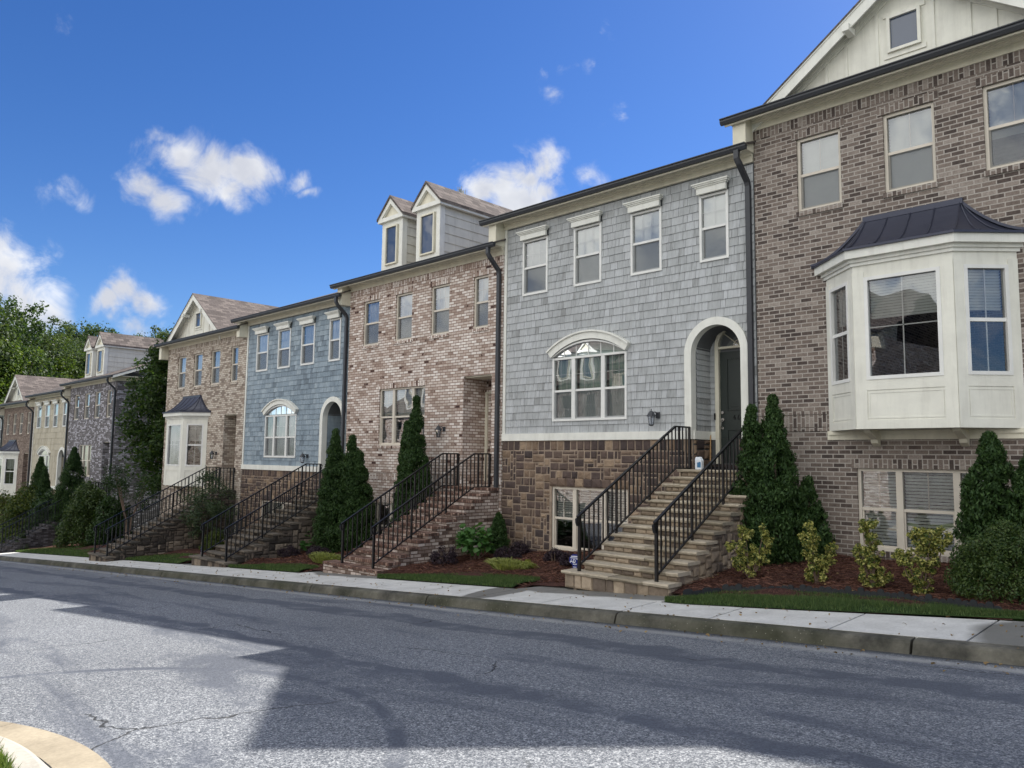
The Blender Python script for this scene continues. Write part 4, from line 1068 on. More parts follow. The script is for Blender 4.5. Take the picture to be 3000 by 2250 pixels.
# short walks from pavement to stairs
m = MB()
for xa, xb, xc, xd, yy in ((-8.20, -5.50, -5.55, -7.9, 9.15), (-14.4, -11.8, -11.85, -14.1, 9.1), (-20.3, -17.6, -17.65, -19.7, 8.95), (-27, -24.2, -24.25, -26.0, 8.5), (-38.4, -36.0, -36.1, -37.6, 8.5)):
    pts = [(xa, ywb(xa) + .012), (xb, ywb(xb) + .012), (xc, yy), (xd, yy)]
    m.add([(x, y, ktop(x) + .02 * (y - 7.5) + dz) for dz in (-.1, .004) for x, y in pts], [(4, 5, 6, 7), (0, 1, 5, 4), (1, 2, 6, 5), (2, 3, 7, 6), (3, 0, 4, 7)])
structure(m.build('walkway', MAT['walk']))
WALKS = [(-8.2, -5.5), (-14.4, -11.8), (-20.3, -17.6), (-27, -24.2), (-38.4, -36)]
LAWN = {  # outline of each lawn strip's back edge: (X, y)
    0: [(-5.45, 8.42), (-5.0, 9.02), (-4.4, 9.22), (-3.6, 9.26), (-3.0, 9.18), (-2.46, 9.02), (-1.9, 8.85), (-1.2, 8.9)],
    1: [(-11.75, 8.62), (-11.2, 8.85), (-10.4, 9.05), (-9.9, 9.22), (-9.0, 9.28), (-8.3, 9.22)],
    2: [(-17.6, 8.6), (-16.8, 8.95), (-15.5, 9.2), (-14.5, 9.1)],
    3: [(-24.15, 8.7), (-23.8, 9.3), (-22.9, 9.75), (-21.9, 9.75), (-20.4, 9.3)],
    4: [(-36.0, 8.7), (-35.4, 9.5), (-34, 10.0), (-31, 9.9), (-29, 9.6), (-27.2, 8.9)],
    5: [(-62, 9.5), (-50, 9.7), (-42, 9.5), (-38.6, 8.9)]}


def lawn_y(X):
    for P in LAWN.values():
        if P[0][0] <= X <= P[-1][0]:
            for (a, ya), (q, yb) in zip(P[:-1], P[1:]):
                if a <= X <= q: return ya + (yb - ya) * (X - a) / (q - a)
    return None


nrng = np.random.default_rng(5)
_ph = nrng.uniform(0, 6.28, (14, 3)); _k = nrng.normal(0, 1, (14, 2)) * np.linspace(1.2, 7, 14)[:, None]


def lump(x, y):
    s = 0
    for (kx, ky), p in zip(_k, _ph): s += math.sin(kx * x + ky * y + p[0]) / (1 + .6 * math.hypot(kx, ky))
    return s


def zmulch(X, y):
    edge = min(1, max(0, (y - 8.75) / .35)); 
    return zbed(X, y) + .035 * edge + .03 * lump(X * 1.3, y * 1.3) * edge - .06 * (1 - min(1, max(0, (y - 8.4) / .3)))


structure(grid_mesh('mulch_bed', frange(-64, -20, .35) + frange(-19.8, 2.5, .12), frange(8.35, 12.0, .13), zmulch, MAT['mulch'], mask=lambda x, y: y > ywb(x) + .05 and not any(a < x < q and y < 8.9 for a, q in WALKS)))
m = MB()
for P in LAWN.values():
    X = frange(P[0][0], P[-1][0], .15)
    for a, q in zip(X[:-1], X[1:]):
        ya, yb = lawn_y(a + 1e-4), lawn_y(q - 1e-4); w0, w1 = ywb(a) + .012, ywb(q) + .012; n = 6
        for k in range(n):
            f = lambda x, w, y_, t: (x, w + (y_ - w) * t, zbed(x, w + (y_ - w) * t) + .012 + .035 * math.sin(math.pi * min(1, t * 1.4)) - .05 * max(0, t - .85) / .15)
            m.add([f(a, w0, ya, k / n), f(q, w1, yb, k / n), f(q, w1, yb, (k + 1) / n), f(a, w0, ya, (k + 1) / n)], [(0, 1, 2, 3)])
structure(m.build('lawn', MAT['lawn']))

# ---- blades of grass and pine needles (uncountable: one object each)
def spikes(name, base, tip, width, mat, kind='stuff', parent=None, bend=0.0):
    """thin two-triangle blades from base to tip (n,3 arrays)"""
    n = len(base); d = tip - base; side = np.cross(d, nrng.normal(0, 1, (n, 3))); side /= np.linalg.norm(side, axis=1)[:, None] + 1e-9
    w = width if isinstance(width, np.ndarray) else np.full(n, width)
    mid = base + d * .55 + np.array([0, 0, 1]) * (np.linalg.norm(d, axis=1) * bend)[:, None]
    V = np.stack([base - side * w[:, None], base + side * w[:, None], mid + side * w[:, None] * .8, tip, mid - side * w[:, None] * .8], 1).reshape(-1, 3)
    me = bpy.data.meshes.new(name)
    me.vertices.add(5 * n); me.loops.add(5 * n); me.polygons.add(n)
    org = np.array(W[parent.name]) if parent else np.zeros(3)
    me.vertices.foreach_set('co', (V - org).ravel()); me.loops.foreach_set('vertex_index', np.arange(5 * n))
    me.polygons.foreach_set('loop_start', np.arange(n) * 5); me.polygons.foreach_set('loop_total', np.full(n, 5)); me.update(); me.validate()
    me.materials.append(mat); o = bpy.data.objects.new(name, me); COL.objects.link(o); W[o.name] = tuple(org)
    if parent: o.parent = parent
    if kind: o['kind'] = kind
    return o


MAT['grass'] = leaf_mat('grass_blades', [(0, (.035, .066, .022, 1)), (.5, (.068, .118, .038, 1)), (.85, (.115, .165, .055, 1)), (1, (.21, .21, .10, 1))], .6, .3)
MAT['needles'] = leaf_mat('pine_needles', [(0, al(46, 29, 26)), (.5, al(90, 60, 51)), (.85, al(124, 88, 74)), (1, al(164, 130, 108))], .8, .1)
pts = []
for key, P in LAWN.items():
    L = P[-1][0] - P[0][0]; dens = {0: 5200, 1: 3600, 2: 2400, 3: 1500, 4: 900, 5: 260}[key]
    for _ in range(int(L * dens)):
        x = rnd.uniform(P[0][0], P[-1][0]); t = rnd.random(); w = ywb(x) + .02; y = w + (lawn_y(x) - w) * t
        if lump(x * 2.2 + 9, y * 2.2) < -1.25 and rnd.random() < .7: continue
        pts.append((x, y, zbed(x, y) + .01 + .03 * math.sin(math.pi * min(1, t * 1.4)), .035 + .02 * rnd.random() + (.02 if t > .9 else 0)))
pts = np.array(pts); b_ = pts[:, :3]; h_ = pts[:, 3]
tip = b_ + np.column_stack([nrng.normal(0, .012, len(b_)), nrng.normal(0, .012, len(b_)), h_])
spikes('grass', b_, tip, np.clip(.0022 + .00022 * np.abs(b_[:, 0]), 0, .01), MAT['grass'])
pts = []
for _ in range(60000):
    x = -1 - 19 * rnd.random() ** 1.5; y = rnd.uniform(8.5, 11.9); ly = lawn_y(x)
    if ly and y < ly + .04: continue
    if y < ywb(x) + .15 or any(a < x < q and y < 9.05 for a, q in WALKS): continue
    pts.append((x, y, zmulch(x, y)))
b_ = np.array(pts); n = len(b_); th = nrng.uniform(0, 6.28, n); L = nrng.uniform(.05, .13, n)
b_[:, 2] += nrng.uniform(0, .022, n)
tip = b_ + np.column_stack([np.cos(th) * L, np.sin(th) * L, nrng.normal(.004, .014, n)])
spikes('pine_straw', b_, tip, np.clip(.0016 + .0002 * np.abs(b_[:, 0]), 0, .005), MAT['needles'], bend=.06)

# corner of the opposite pavement at the camera's left: gutter pan, kerb, turf
RC, CX, CY = 3.62, -5.05, -1.98
def arc(r, a0=20, a1=160, n=44): return [(CX + r * math.cos(math.radians(a0 + (a1 - a0) * i / n)), CY + r * math.sin(math.radians(a0 + (a1 - a0) * i / n))) for i in range(n + 1)]
zc = lambda x, y: zroad(x, min(max(y, .0), 3))
m = MB()
A, B_ = arc(RC), arc(RC - .235)
for i in range(len(A) - 1):
    if i % 9 == 4: A2 = [(A[i][0] * .85 + A[i + 1][0] * .15, A[i][1] * .85 + A[i + 1][1] * .15)]
    g = .006 if i % 9 == 0 else 0
    p = [A[i], A[i + 1], B_[i + 1], B_[i]]
    if g: p = [(p[0][0] - g, p[0][1]), p[1], p[2], (p[3][0] - g, p[3][1])]
    m.add([(x, y, zc(x, y) + (.012 if k in (0, 1) else .006)) for k, (x, y) in enumerate(p)] + [(p[0][0], p[0][1], zc(*p[0]) - .1), (p[1][0], p[1][1], zc(*p[1]) - .1)], [(0, 1, 2, 3), (0, 4, 5, 1)])
structure(m.build('gutter_pan', MAT['pan']))
m = MB(); rr = [(RC - .24, .0), (RC - .25, .01), (RC - .30, .07), (RC - .33, .085), (RC - .46, .09)]
for i in range(44):
    for (r0, h0), (r1, h1) in zip(rr[:-1], rr[1:]):
        a, q = arc(r0), arc(r1)
        m.add([(*a[i], zc(*a[i]) + h0), (*a[i + 1], zc(*a[i + 1]) + h0), (*q[i + 1], zc(*q[i + 1]) + h1), (*q[i], zc(*q[i]) + h1)], [(0, 1, 2, 3)])
structure(m.build('rolled_kerb', MAT['pan2']))
m = MB(); q = arc(RC - .455)
for i in range(44): m.add([(*q[i], zc(*q[i]) + .088), (*q[i + 1], zc(*q[i + 1]) + .088), (CX, CY, zc(CX, CY) + .1)], [(0, 1, 2)])
structure(m.build('corner_turf', MAT['lawn']))
pts = []
for _ in range(26000):
    r = RC - .46 - abs(rnd.gauss(0, .35)); a = math.radians(rnd.uniform(75, 150)); x, y = CX + r * math.cos(a), CY + r * math.sin(a)
    pts.append((x, y, zc(x, y) + .085))
b_ = np.array(pts); tip = b_ + np.column_stack([nrng.normal(0, .022, len(b_)), nrng.normal(0, .022, len(b_)), nrng.uniform(.04, .085, len(b_))])
MAT['grass2'] = leaf_mat('corner_grass_blades', [(0, (.05, .09, .015, 1)), (.6, (.10, .16, .03, 1)), (1, (.22, .22, .09, 1))], .6, .35)  # slightly lighter, yellower blade tones for the corner turf
spikes('corner_grass', b_, tip, .0028, MAT['grass2'])
# scalloped dark edging between mulch and turf
m = MB(); X = -5.3; P = []
while X < -1.95:
    y = lawn_y(X) + .03; w = .075; z = zbed(X, y)
    O = [(X + w / 2 * math.cos(t), .052 + .018 * math.sin(t)) for t in [math.pi * k / 6 for k in range(7)]] + [(X - w / 2, -.03), (X + w / 2, -.03)]
    yb = lawn_y(X + w / 2) + .03; dy = (lawn_y(min(-1.92, X + .05)) - lawn_y(X)) / .05
    n = len(O); h = rnd.uniform(1.3, 2.0); m.add([(a, y + (a - X) * dy - .012, z + c * h) for a, c in O] + [(a, y + (a - X) * dy + .012, z + c * h) for a, c in O],
          [tuple(range(n)), tuple(range(n, 2 * n))] + [(i, (i + 1) % n, n + (i + 1) % n, n + i) for i in range(n)])
    X += w * 1.01
MAT['edging'] = paint('black_plastic', al(40, 43, 46), .6)
tag(m.build('garden_edging', MAT['edging'], at=(-3.6, 9.2, zbed(-3.6, 9.2))), 'low dark scalloped edging between the pine straw bed and the grass strip', 'edging')
# ------------------------------------------------------------------ stairs, railings, small things
TR = .24


def staircase(name, label, cat, x0, x1, zg, zl, n, style, ext=.18, seed=0, group='front stairs'):
    rise = (zl - zg) / n; yl = 11.66; yf = yl - TR * (n - 1); rng = random.Random(seed)
    H = empty(name, ((x0 + x1) / 2, yf, zg)); tag(H, label, cat, group)
    stone_ = style in ('stone', 'weathered')
    tm = {'stone': MAT['flag'], 'weathered': MAT['flagd'], 'brick': MAT['bst'], 'plum': MAT['b6d']}[style]
    rm = {'stone': MAT['stside'], 'weathered': MAT['stdark'], 'brick': MAT['b3d'], 'plum': MAT['b6d']}[style]
    for i in range(n):
        zt = zg + rise * (i + 1); y0 = yf + TR * i; y1 = y0 + TR + .06 if i < n - 1 else 11.955
        a = x0 - (ext if i == 0 else 0); c = x1; th = .045 if stone_ else .06; oh = .028 if stone_ else .012
        t = MB()
        if stone_:
            x = a - .02
            while x < c + .0:
                w = rng.uniform(.34, .62); xb = min(c + .02, x + w)
                if c + .02 - xb < .15: xb = c + .02
                k = 4; fr = [(x + (xb - x) * j / k, y0 - oh + rng.uniform(-.014, .014)) for j in range(k + 1)]; dz = rng.uniform(-.006, .006)
                top = [(p[0], p[1] + .006, zt + dz + rng.uniform(-.004, .004)) for p in fr]; fm_ = [(p[0], p[1] - .004, zt + dz - .018 + rng.uniform(-.006, .006)) for p in fr]
                bot = [(p[0], p[1] + .008, zt - th) for p in fr]; bk = [(p[0], y1, zt + dz) for p in fr]
                N = k + 1; vs = top + fm_ + bot + bk
                fs = []
                for j in range(k): fs += [(j, j + 1, N + j + 1, N + j), (N + j, N + j + 1, 2 * N + j + 1, 2 * N + j), (j, j + 1, 3 * N + j + 1, 3 * N + j)]
                vs += [(x, y1, zt - th), (xb, y1, zt - th)]
                fs += [(0, N, 2 * N, 4 * N, 3 * N), (k, N + k, 2 * N + k, 4 * N + 1, 3 * N + k), tuple([2 * N + j for j in range(N)] + [4 * N + 1, 4 * N])]
                t.add(vs, fs); x = xb + .006
        else: t.box(a, c, y0 - oh, y1, zt - th, zt, swap=True)
        t.build('tread', tm, H, bevel=0 if stone_ else .006)
        r = MB(); zb = zt - rise - (.12 if i == 0 else .0)
        if stone_:
            x = a + .02
            while x < c - .03:
                w = rng.uniform(.11, .26); xb = min(c - .01, x + w)
                if c - .01 - xb < .08: xb = c - .01
                stone(r, x, xb, zb, zt - th, lambda u, v, d: (u, y0 + .028 - d, v), rng, out=.018); x = xb
            r.box(a + .02, c - .01, y0 + .03, y1 - .02, zb, zt - th)
        else: r.box(a + .008, c - .008, y0 + .004, y1 - .02, zb, zt - th)
        r.build('riser', rm, H)
    prof = lambda y: zg + rise * (math.floor((y - yf) / TR) + 1) - .045 if y > yf else -99
    for sx, d in ((x0 + .03, -1), (x1 - .03, 1)):
        s = MB(); mp = lambda u, v, q: (sx + d * q, u, v)
        if stone_: stone_pack(s, yf + .02, 11.95, zg - .32, zl - .045, mp, rng, cell=.078, inside=lambda u, v: v < prof(u) - .0, out=.035)
        P = [(yf + .03, zg - .35)]
        for i in range(n):
            zt = zg + rise * (i + 1) - .05; P += [(yf + TR * i + .03, zt), (yf + TR * (i + 1) + .03 if i < n - 1 else 11.95, zt)]
        P.append((11.95, zg - .35))
        if stone_: s.prism(P, 'x', sx - .02 * d, sx + .003 * d)
        else: s.prism(P, 'x', sx - .05 * d, sx + .017 * d)
        s.build('side_wall', rm, H)
    return yf, rise


def railing(label, x, yf, zfoot, zl, yk=11.47, yend=11.93, group='black iron stair railings', hgt=.80, side=''):
    H = empty('stair_railing', (x, yf, zfoot)); tag(H, label, 'railing', group)
    zt = zfoot + hgt; zk = zl + .735; sl = (zk - zt) / (yk - yf)
    hz = lambda y: zt + sl * (y - yf) if y < yk else zk
    h = MB(); P = [(x, yf - .035, zt - .15), (x, yf - .06, zt - .10), (x, yf - .065, zt - .055), (x, yf - .045, zt - .02), (x, yf + .0, zt + .004)]
    P += [(x, yf + (yk - yf) * k / 8, hz(yf + (yk - yf) * k / 8) + .006) for k in range(1, 8)] + [(x, yk, zk), (x, (yk + yend) / 2, zk), (x, yend - .02, zk), (x, yend + .03, zk - .015), (x, yend + .055, zk - .055), (x, yend + .04, zk - .10), (x, yend + .012, zk - .14)]
    h.tube(P, .02, rect=(.042, .026)); h.build('handrail', MAT['iron'], H)
    b = MB(); bz = lambda y: hz(y) - .72
    b.tube([(x, yf + .015, bz(yf + .015)), (x, yk, bz(yk)), (x, yend, bz(yk))], .012, rect=(.026, .022)); b.build('bottom_rail', MAT['iron'], H)
    for y, z in ((yf, zfoot), (yend, zl)):
        p = MB(); p.box(x - .02, x + .02, y - .02, y + .02, z - .01, (zt if y == yf else zk) - .005); p.build('post', MAT['iron'], H)
    n = int((yend - yf) / .112)
    for k in range(1, n):
        y = yf + (yend - yf) * k / n
        m = MB(); r = .0095 if k % 8 else .016
        zb = bz(y) if k % 8 or y > yk else bz(y) - .10
        m.box(x - r, x + r, y - r, y + r, zb, hz(y) - .004); m.build('baluster', MAT['iron'], H)
    return H


ST = [('stone_staircase', 'tan flagstone stair with clean pale treads up to the green arched doorway', -7.30, -5.68, -1.74, -.15, 13, 'stone', .18, 'to the green door of the grey house', -7.25, -5.92),
      ('brick_staircase', 'brown brick stair rising to the pale blush brick house', -13.55, -12.02, -2.25, -.64, 13, 'brick', .35, 'on the brick stair of the blush brick house', -13.36, -12.31),
      ('stone_staircase', 'dark weathered stone stair below the blue shingle house', -19.35, -17.72, -2.66, -.96, 14, 'weathered', .28, 'on the stone stair of the blue house', -19.2, -17.9),
      ('stone_staircase', 'weathered stone stair to the tan brick house beside the leafy shrub', -25.62, -24.28, -3.12, -1.16, 16, 'weathered', .1, 'on the stair of the tan brick house', -25.5, -24.45),
      ('brick_staircase', 'shadowed brick stair behind the small clipped ball bush', -37.5, -36.15, -3.98, -2.02, 16, 'plum', .1, 'on the shaded stair of the plum brick house', -37.35, -36.3)]
for i, (nm, lb, xa, xb, zg, zl, n, sty, ext, where, ra, rb) in enumerate(ST):
    yf, rise = staircase(nm, lb, 'stairs', xa, xb, zg, zl, n, sty, ext, seed=40 + i)
    railing('left-hand black iron railing ' + where, ra, yf + .10, zg + rise, zl)
    railing('right-hand black iron railing ' + where, rb, yf + .10, zg + rise, zl)

# jug, broom, dustpan on the landing
MAT['plastic'] = paint('white_plastic', al(226, 232, 238), .35); MAT['bluelabel'] = paint('blue_label', al(70, 120, 160), .4)
MAT['wood'] = paint('broom_wood', al(176, 140, 96), .6); MAT['blk'] = paint('black_plastic_matt', al(22, 22, 24), .6)
J = empty('jug', (-7.0, 11.83, -.148)); tag(J, 'white plastic jug standing on the landing by the green door', 'jug')
m = MB(); w, d = .062, .04
prof = [(0, .92), (.005, 1), (.15, 1), (.17, .95), (.205, .62), (.215, .4)]
vs = []
for z, k in prof:
    dx = .02 * max(0, (z - .15) / .06) if z > .15 else 0
    for sx, sy in ((-1, -1), (1, -1), (1, 1), (-1, 1)): vs.append((-7.0 + sx * w * k - dx, 11.83 + sy * d * k, -.148 + z))
fs = [(i * 4 + k, i * 4 + (k + 1) % 4, (i + 1) * 4 + (k + 1) % 4, (i + 1) * 4 + k) for i in range(len(prof) - 1) for k in range(4)] + [(0, 1, 2, 3), (20, 21, 22, 23)]
m.add(vs, fs); m.tube([(-7.0, 11.83, .06), (-6.955, 11.83, .055), (-6.94, 11.83, .02), (-6.945, 11.83, -.02)], .011, 5); m.build('jug_body', MAT['plastic'], J, bevel=.008)
m = MB(); m.lathe(-7.02, 11.83, [(.02, .062), (.02, .085), (.012, .09)], 10); m.build('cap', MAT['blk'], J)
m = MB(); m.box(-6.99, -6.955, 11.789, 11.7895 - .0, -.10, -.02); m.box(-7.02, -6.95, 11.7885, 11.7895, -.115, -.03); m.build('jug_label', MAT['bluelabel'], J)
Bm = empty('broom', (-7.06, 12.3, -.148)); tag(Bm, 'broom with a thin wooden handle leaning in the porch corner', 'broom')
m = MB(); m.tube([(-7.06, 12.3, -.06), (-7.19, 12.55, .47)], .010, 7); m.build('broom_handle', MAT['wood'], Bm)
m = MB(); m.prism([(-7.14, -.148), (-6.98, -.148), (-7.03, -.07), (-7.09, -.07)], 'y', 12.285, 12.32); m.build('broom_head', MAT['blk'], Bm)
m = MB(); m.box(-6.98, -6.80, 12.12, 12.28, -.148, -.135); m.box(-6.98, -6.80, 12.26, 12.28, -.134, -.10); m.box(-6.98, -6.97, 12.12, 12.26, -.134, -.11)
tag(m.build('dustpan', MAT['blk'], at=(-6.89, 12.2, -.148), bevel=.004), 'flat black dustpan lying on the landing beside the broom', 'dustpan')
m = MB(); m.box(-7.09, -7.06, 12.497, 12.51, .74, .86); o = m.build('doorbell', MAT['blk'], H2, bevel=.004)

# yard signs
MAT['blue'] = paint('sign_blue', al(28, 44, 128), .4); MAT['white'] = paint('sign_white', al(232, 234, 238), .45)


def yard_sign(x, y, label, rot):
    z = zbed(x, y); H = empty('yard_sign', (x, y, z)); tag(H, label, 'sign', 'small blue and white security signs')
    m = MB(); m.box(x - .008, x + .008, y + .002, y + .010, z - .05, z + .30); m.build('stake', MAT['white'], H)
    zc_, r = z + .33, .088; O = [(x + r * 1.05 * math.cos(math.pi / 8 + k * math.pi / 4), zc_ + r * math.sin(math.pi / 8 + k * math.pi / 4)) for k in range(8)]
    m = MB(); m.prism(O, 'y', y - .006, y); B = m.build('sign_board', MAT['blue'], H)
    t = MB(); q = y - .009; s = .042
    t.box(x - .06, x + .06, q, q + .002, zc_ + .045, zc_ + .058); t.box(x - .07, x + .07, q, q + .002, zc_ + .022, zc_ + .032)
    def L(pts): t.tube([(x + a, q, zc_ + c) for a, c in pts], .007, 4)
    L([(-.072, -.045), (-.052, .008), (-.032, -.045)]); L([(-.063, -.027), (-.041, -.027)]); L([(-.018, -.045), (-.018, .008), (.004, 0), (.012, -.018), (.004, -.038), (-.018, -.045)]); L([(.026, .008), (.074, .008)]); L([(.05, .008), (.05, -.045)])
    t.box(x - .03, x + .03, q, q + .002, zc_ - .072, zc_ - .060); t.build('sign_lettering', MAT['white'], B)
    m = MB(); m.box(x - .035, x + .035, y - .005, y, z + .17, z + .245); D = m.build('sign_tail', MAT['blue'], H)
    m = MB(); m.box(x - .026, x + .026, y - .008, y - .006, z + .215, z + .225); m.box(x - .026, x + .026, y - .008, y - .006, z + .19, z + .2); m.build('tail_lettering', MAT['white'], D)
    H.rotation_euler.z = rot
    return H


yard_sign(-7.68, 9.3, 'blue and white octagonal yard sign behind the foot of the tan flagstone stair', .5)
yard_sign(-20.05, 9.0, 'blue and white yard sign seen edge-on at the foot of the dark stone stair', 2.5)
# ------------------------------------------------------------------ plants
def leaf_obj(name, clumps, per, size, mat, parent, aspect=.45, up=.3, out=.8, seed=1, fold=True, spread=1.0, shell=.5, vert=0.0):
    """foliage: clumps = [(centre xyz, radius)], each filled with pointed leaves facing outwards"""
    g = np.random.default_rng(seed)
    C = np.array([c for c, r in clumps]); Rr = np.array([r for c, r in clumps])
    n = len(C) * per
    idx = np.repeat(np.arange(len(C)), per)
    d = g.normal(0, 1, (n, 3)); d /= np.linalg.norm(d, axis=1)[:, None]
    rad = (shell + (1 - shell) * g.random(n) ** .5)
    pos = C[idx] + d * (Rr[idx] * rad * spread)[:, None]
    nrm = d * out + g.normal(0, .55, (n, 3)) + np.array([0, 0, up]); nrm /= np.linalg.norm(nrm, axis=1)[:, None]
    if vert: lon = g.normal(0, .5, (n, 3)) + d * .35 + np.array([0, 0, vert])
    else: lon = g.normal(0, 1, (n, 3)) + d * .5
    lon -= nrm * np.sum(lon * nrm, 1)[:, None]; lon /= np.linalg.norm(lon, axis=1)[:, None]
    lat = np.cross(nrm, lon); L = size * g.uniform(.65, 1.25, n); Wd = L * aspect
    a = pos - lon * (L / 2)[:, None]; c = pos + lon * (L / 2)[:, None]
    mid = pos - lon * (L * .05)[:, None] - nrm * (Wd * .18)[:, None] * (1 if fold else 0)
    l = mid - lat * (Wd / 2)[:, None] + nrm * (Wd * .18)[:, None]; r = mid + lat * (Wd / 2)[:, None] + nrm * (Wd * .18)[:, None]
    V = np.stack([a, r, c, l], 1).reshape(-1, 3) - np.array(W[parent.name])
    me = bpy.data.meshes.new(name); me.vertices.add(4 * n); me.loops.add(4 * n); me.polygons.add(n)
    me.vertices.foreach_set('co', V.ravel()); me.loops.foreach_set('vertex_index', np.arange(4 * n))
    me.polygons.foreach_set('loop_start', np.arange(n) * 4); me.polygons.foreach_set('loop_total', np.full(n, 4)); me.update(); me.validate()
    me.materials.append(mat); o = bpy.data.objects.new(name, me); COL.objects.link(o); o.parent = parent; W[o.name] = W[parent.name]
    return o


Lm = lambda *c: [(p, tuple(v) + (1,)) for p, v in c]
MAT['arb'] = leaf_mat('arborvitae_leaf', Lm((0, (.014, .034, .010)), (.5, (.028, .062, .016)), (1, (.058, .105, .026))), .6, .2)
MAT['box'] = leaf_mat('hedge_leaf', Lm((0, (.010, .026, .008)), (.5, (.022, .05, .013)), (1, (.05, .095, .022))), .45, .25)
MAT['hedge'] = leaf_mat('clipped_leaf', Lm((0, (.016, .036, .010)), (.5, (.040, .072, .018)), (1, (.095, .13, .035))), .4, .25)
MAT['euo'] = leaf_mat('gold_edged_leaf', Lm((0, (.025, .05, .014)), (.35, (.09, .125, .03)), (.52, (.27, .27, .065)), (1, (.54, .50, .19))), .5, .3)
MAT['hyd'] = leaf_mat('broad_leaf', Lm((0, (.025, .075, .018)), (.5, (.05, .125, .03)), (1, (.085, .17, .05))), .45, .3)
MAT['purple'] = leaf_mat('purple_leaf', Lm((0, (.012, .008, .012)), (1, (.045, .028, .038))), .5, .15)
MAT['lime'] = leaf_mat('lime_blade', Lm((0, (.16, .20, .05)), (1, (.36, .38, .14))), .5, .35)
MAT['maple'] = leaf_mat('greygreen_leaf', Lm((0, (.022, .042, .018)), (.6, (.05, .08, .038)), (1, (.09, .115, .065))), .55, .25)
MAT['tree'] = leaf_mat('tree_leaf', Lm((0, (.014, .032, .010)), (.5, (.034, .068, .019)), (1, (.080, .12, .035))), .5, .4)
MAT['tree2'] = leaf_mat('olive_leaf', Lm((0, (.022, .040, .016)), (.5, (.048, .078, .028)), (1, (.095, .125, .05))), .5, .4)
MAT['tree3'] = leaf_mat('yellowgreen_leaf', Lm((0, (.028, .054, .010)), (.5, (.062, .105, .020)), (1, (.12, .16, .04))), .5, .4)
MAT['azalea'] = leaf_mat('yellow_green_shrub', Lm((0, (.025, .045, .010)), (.5, (.055, .085, .018)), (1, (.13, .15, .03))), .5, .3)
MAT['bark'] = paint('bark', al(84, 72, 62), .9, 6, .35, .6)
MAT['twig'] = paint('twig', al(112, 96, 84), .9, 6, .3, .4)


def trunk(parent, pts, r0, r1, name='trunk', mat=None):
    m = MB(); m.tube(pts, r0, 7, r1); return m.build(name, mat or MAT['bark'], parent)


def arborvitae(x, y, h, w, label, seed, zg=None, group='arborvitae in front of the houses', lean=0):
    z = zmulch(x, y) if zg is None else zg; H = empty('arborvitae', (x, y, z)); tag(H, label, 'evergreen', group)
    g = random.Random(seed); cl = []; nc = int(175 * h / 2.2 * (w / .75) ** .5) + 30
    for i in range(nc):
        t = g.random() ** 1.25; hh = t * h * .98
        R = w * .60 * (min(1, (t + .05) * 5) ** .5) * (1 - t ** 1.35) ** .75
        a = g.uniform(0, 6.283); k = g.uniform(.72, 1.06 if g.random() < .88 else 1.2) if g.random() < .8 else g.uniform(.3, .8)
        cr = (.085 + .06 * (1 - t)) * (w / .75) ** .5
        q = max(0, R - cr * .5) * k
        cl.append(((x + q * math.cos(a) + lean * hh, y + q * math.sin(a), z + .05 + hh * .96), cr * g.uniform(.7, 1.15)))
    leaf_obj('foliage', cl, 150, .062, MAT['arb'], H, .38, .15, .6, seed, vert=1.1)
    trunk(H, [(x, y, z - .1), (x + lean * h * .8, y, z + h * .8)], .05, .015)
    return H


def blob_shrub(name, x, y, rx, ry, h, mat, label, cat, seed, leaf=.05, n=80, per=110, cr=.13, z=None, flat=.75, group=None, aspect=.5, base=.0, stems=5):
    z = zmulch(x, y) if z is None else z; H = empty(name, (x, y, z)); tag(H, label, cat, group); g = random.Random(seed); cl = []
    for i in range(n):
        u = g.uniform(-.15, 1); a = g.uniform(0, 6.283); s = math.sqrt(max(0, 1 - max(0, u) ** (2 / flat * .75 + .2)))
        k = g.uniform(.86, 1.02) if g.random() < .8 else g.uniform(.4, .85)
        cl.append(((x + (rx - cr * .8) * s * k * math.cos(a), y + (ry - cr * .8) * s * k * math.sin(a), z + base + cr * .6 + max(0, u * (h - base - cr * 1.2)) * k), cr * g.uniform(.75, 1.2)))
    leaf_obj('foliage', cl, per, leaf, mat, H, aspect, .35, .9, seed)
    for i in range(stems):
        a = g.uniform(0, 6.28); trunk(H, [(x + .04 * math.cos(a), y + .04 * math.sin(a), z - .05), (x + rx * .5 * math.cos(a), y + ry * .5 * math.sin(a), z + h * .7)], .014, .005, 'stem', MAT['twig'])
    return H


arborvitae(-5.72, 11.25, 2.50, .72, 'tall slim arborvitae touching the right side of the tan stone stair', 11)
arborvitae(-5.50, 11.52, 2.62, .78, 'tallest arborvitae of the group between tan stair and brown brick house', 12)
arborvitae(-5.28, 11.08, 2.10, .90, 'broad front arborvitae of the group right of the tan stair', 13)
arborvitae(-4.98, 11.55, 1.15, .56, 'knee-high dark arborvitae at the right foot of the tall group', 14)
arborvitae(-2.48, 11.2, 1.82, .86, 'arborvitae in front of the right part of the brown house basement window', 15)
arborvitae(-2.02, 11.10, 1.48, .8, 'shorter arborvitae cut off by the right edge of the photo', 16)
arborvitae(-16.80, 10.85, 3.18, .85, 'tall pointed arborvitae next to the stair of the blue house', 17)
arborvitae(-16.42, 11.10, 2.95, .98, 'wide arborvitae in the middle of the group left of the brick stair', 18)
arborvitae(-16.22, 11.2, 2.45, .9, 'lower right arborvitae of the group left of the brick stair', 19)
arborvitae(-14.15, 11.30, 3.75, .78, 'tall arborvitae before the main window of the blush brick house', 20)
arborvitae(-14.62, 11.4, 3.15, .58, 'thinner arborvitae left of the taller one before the blush house window', 21)
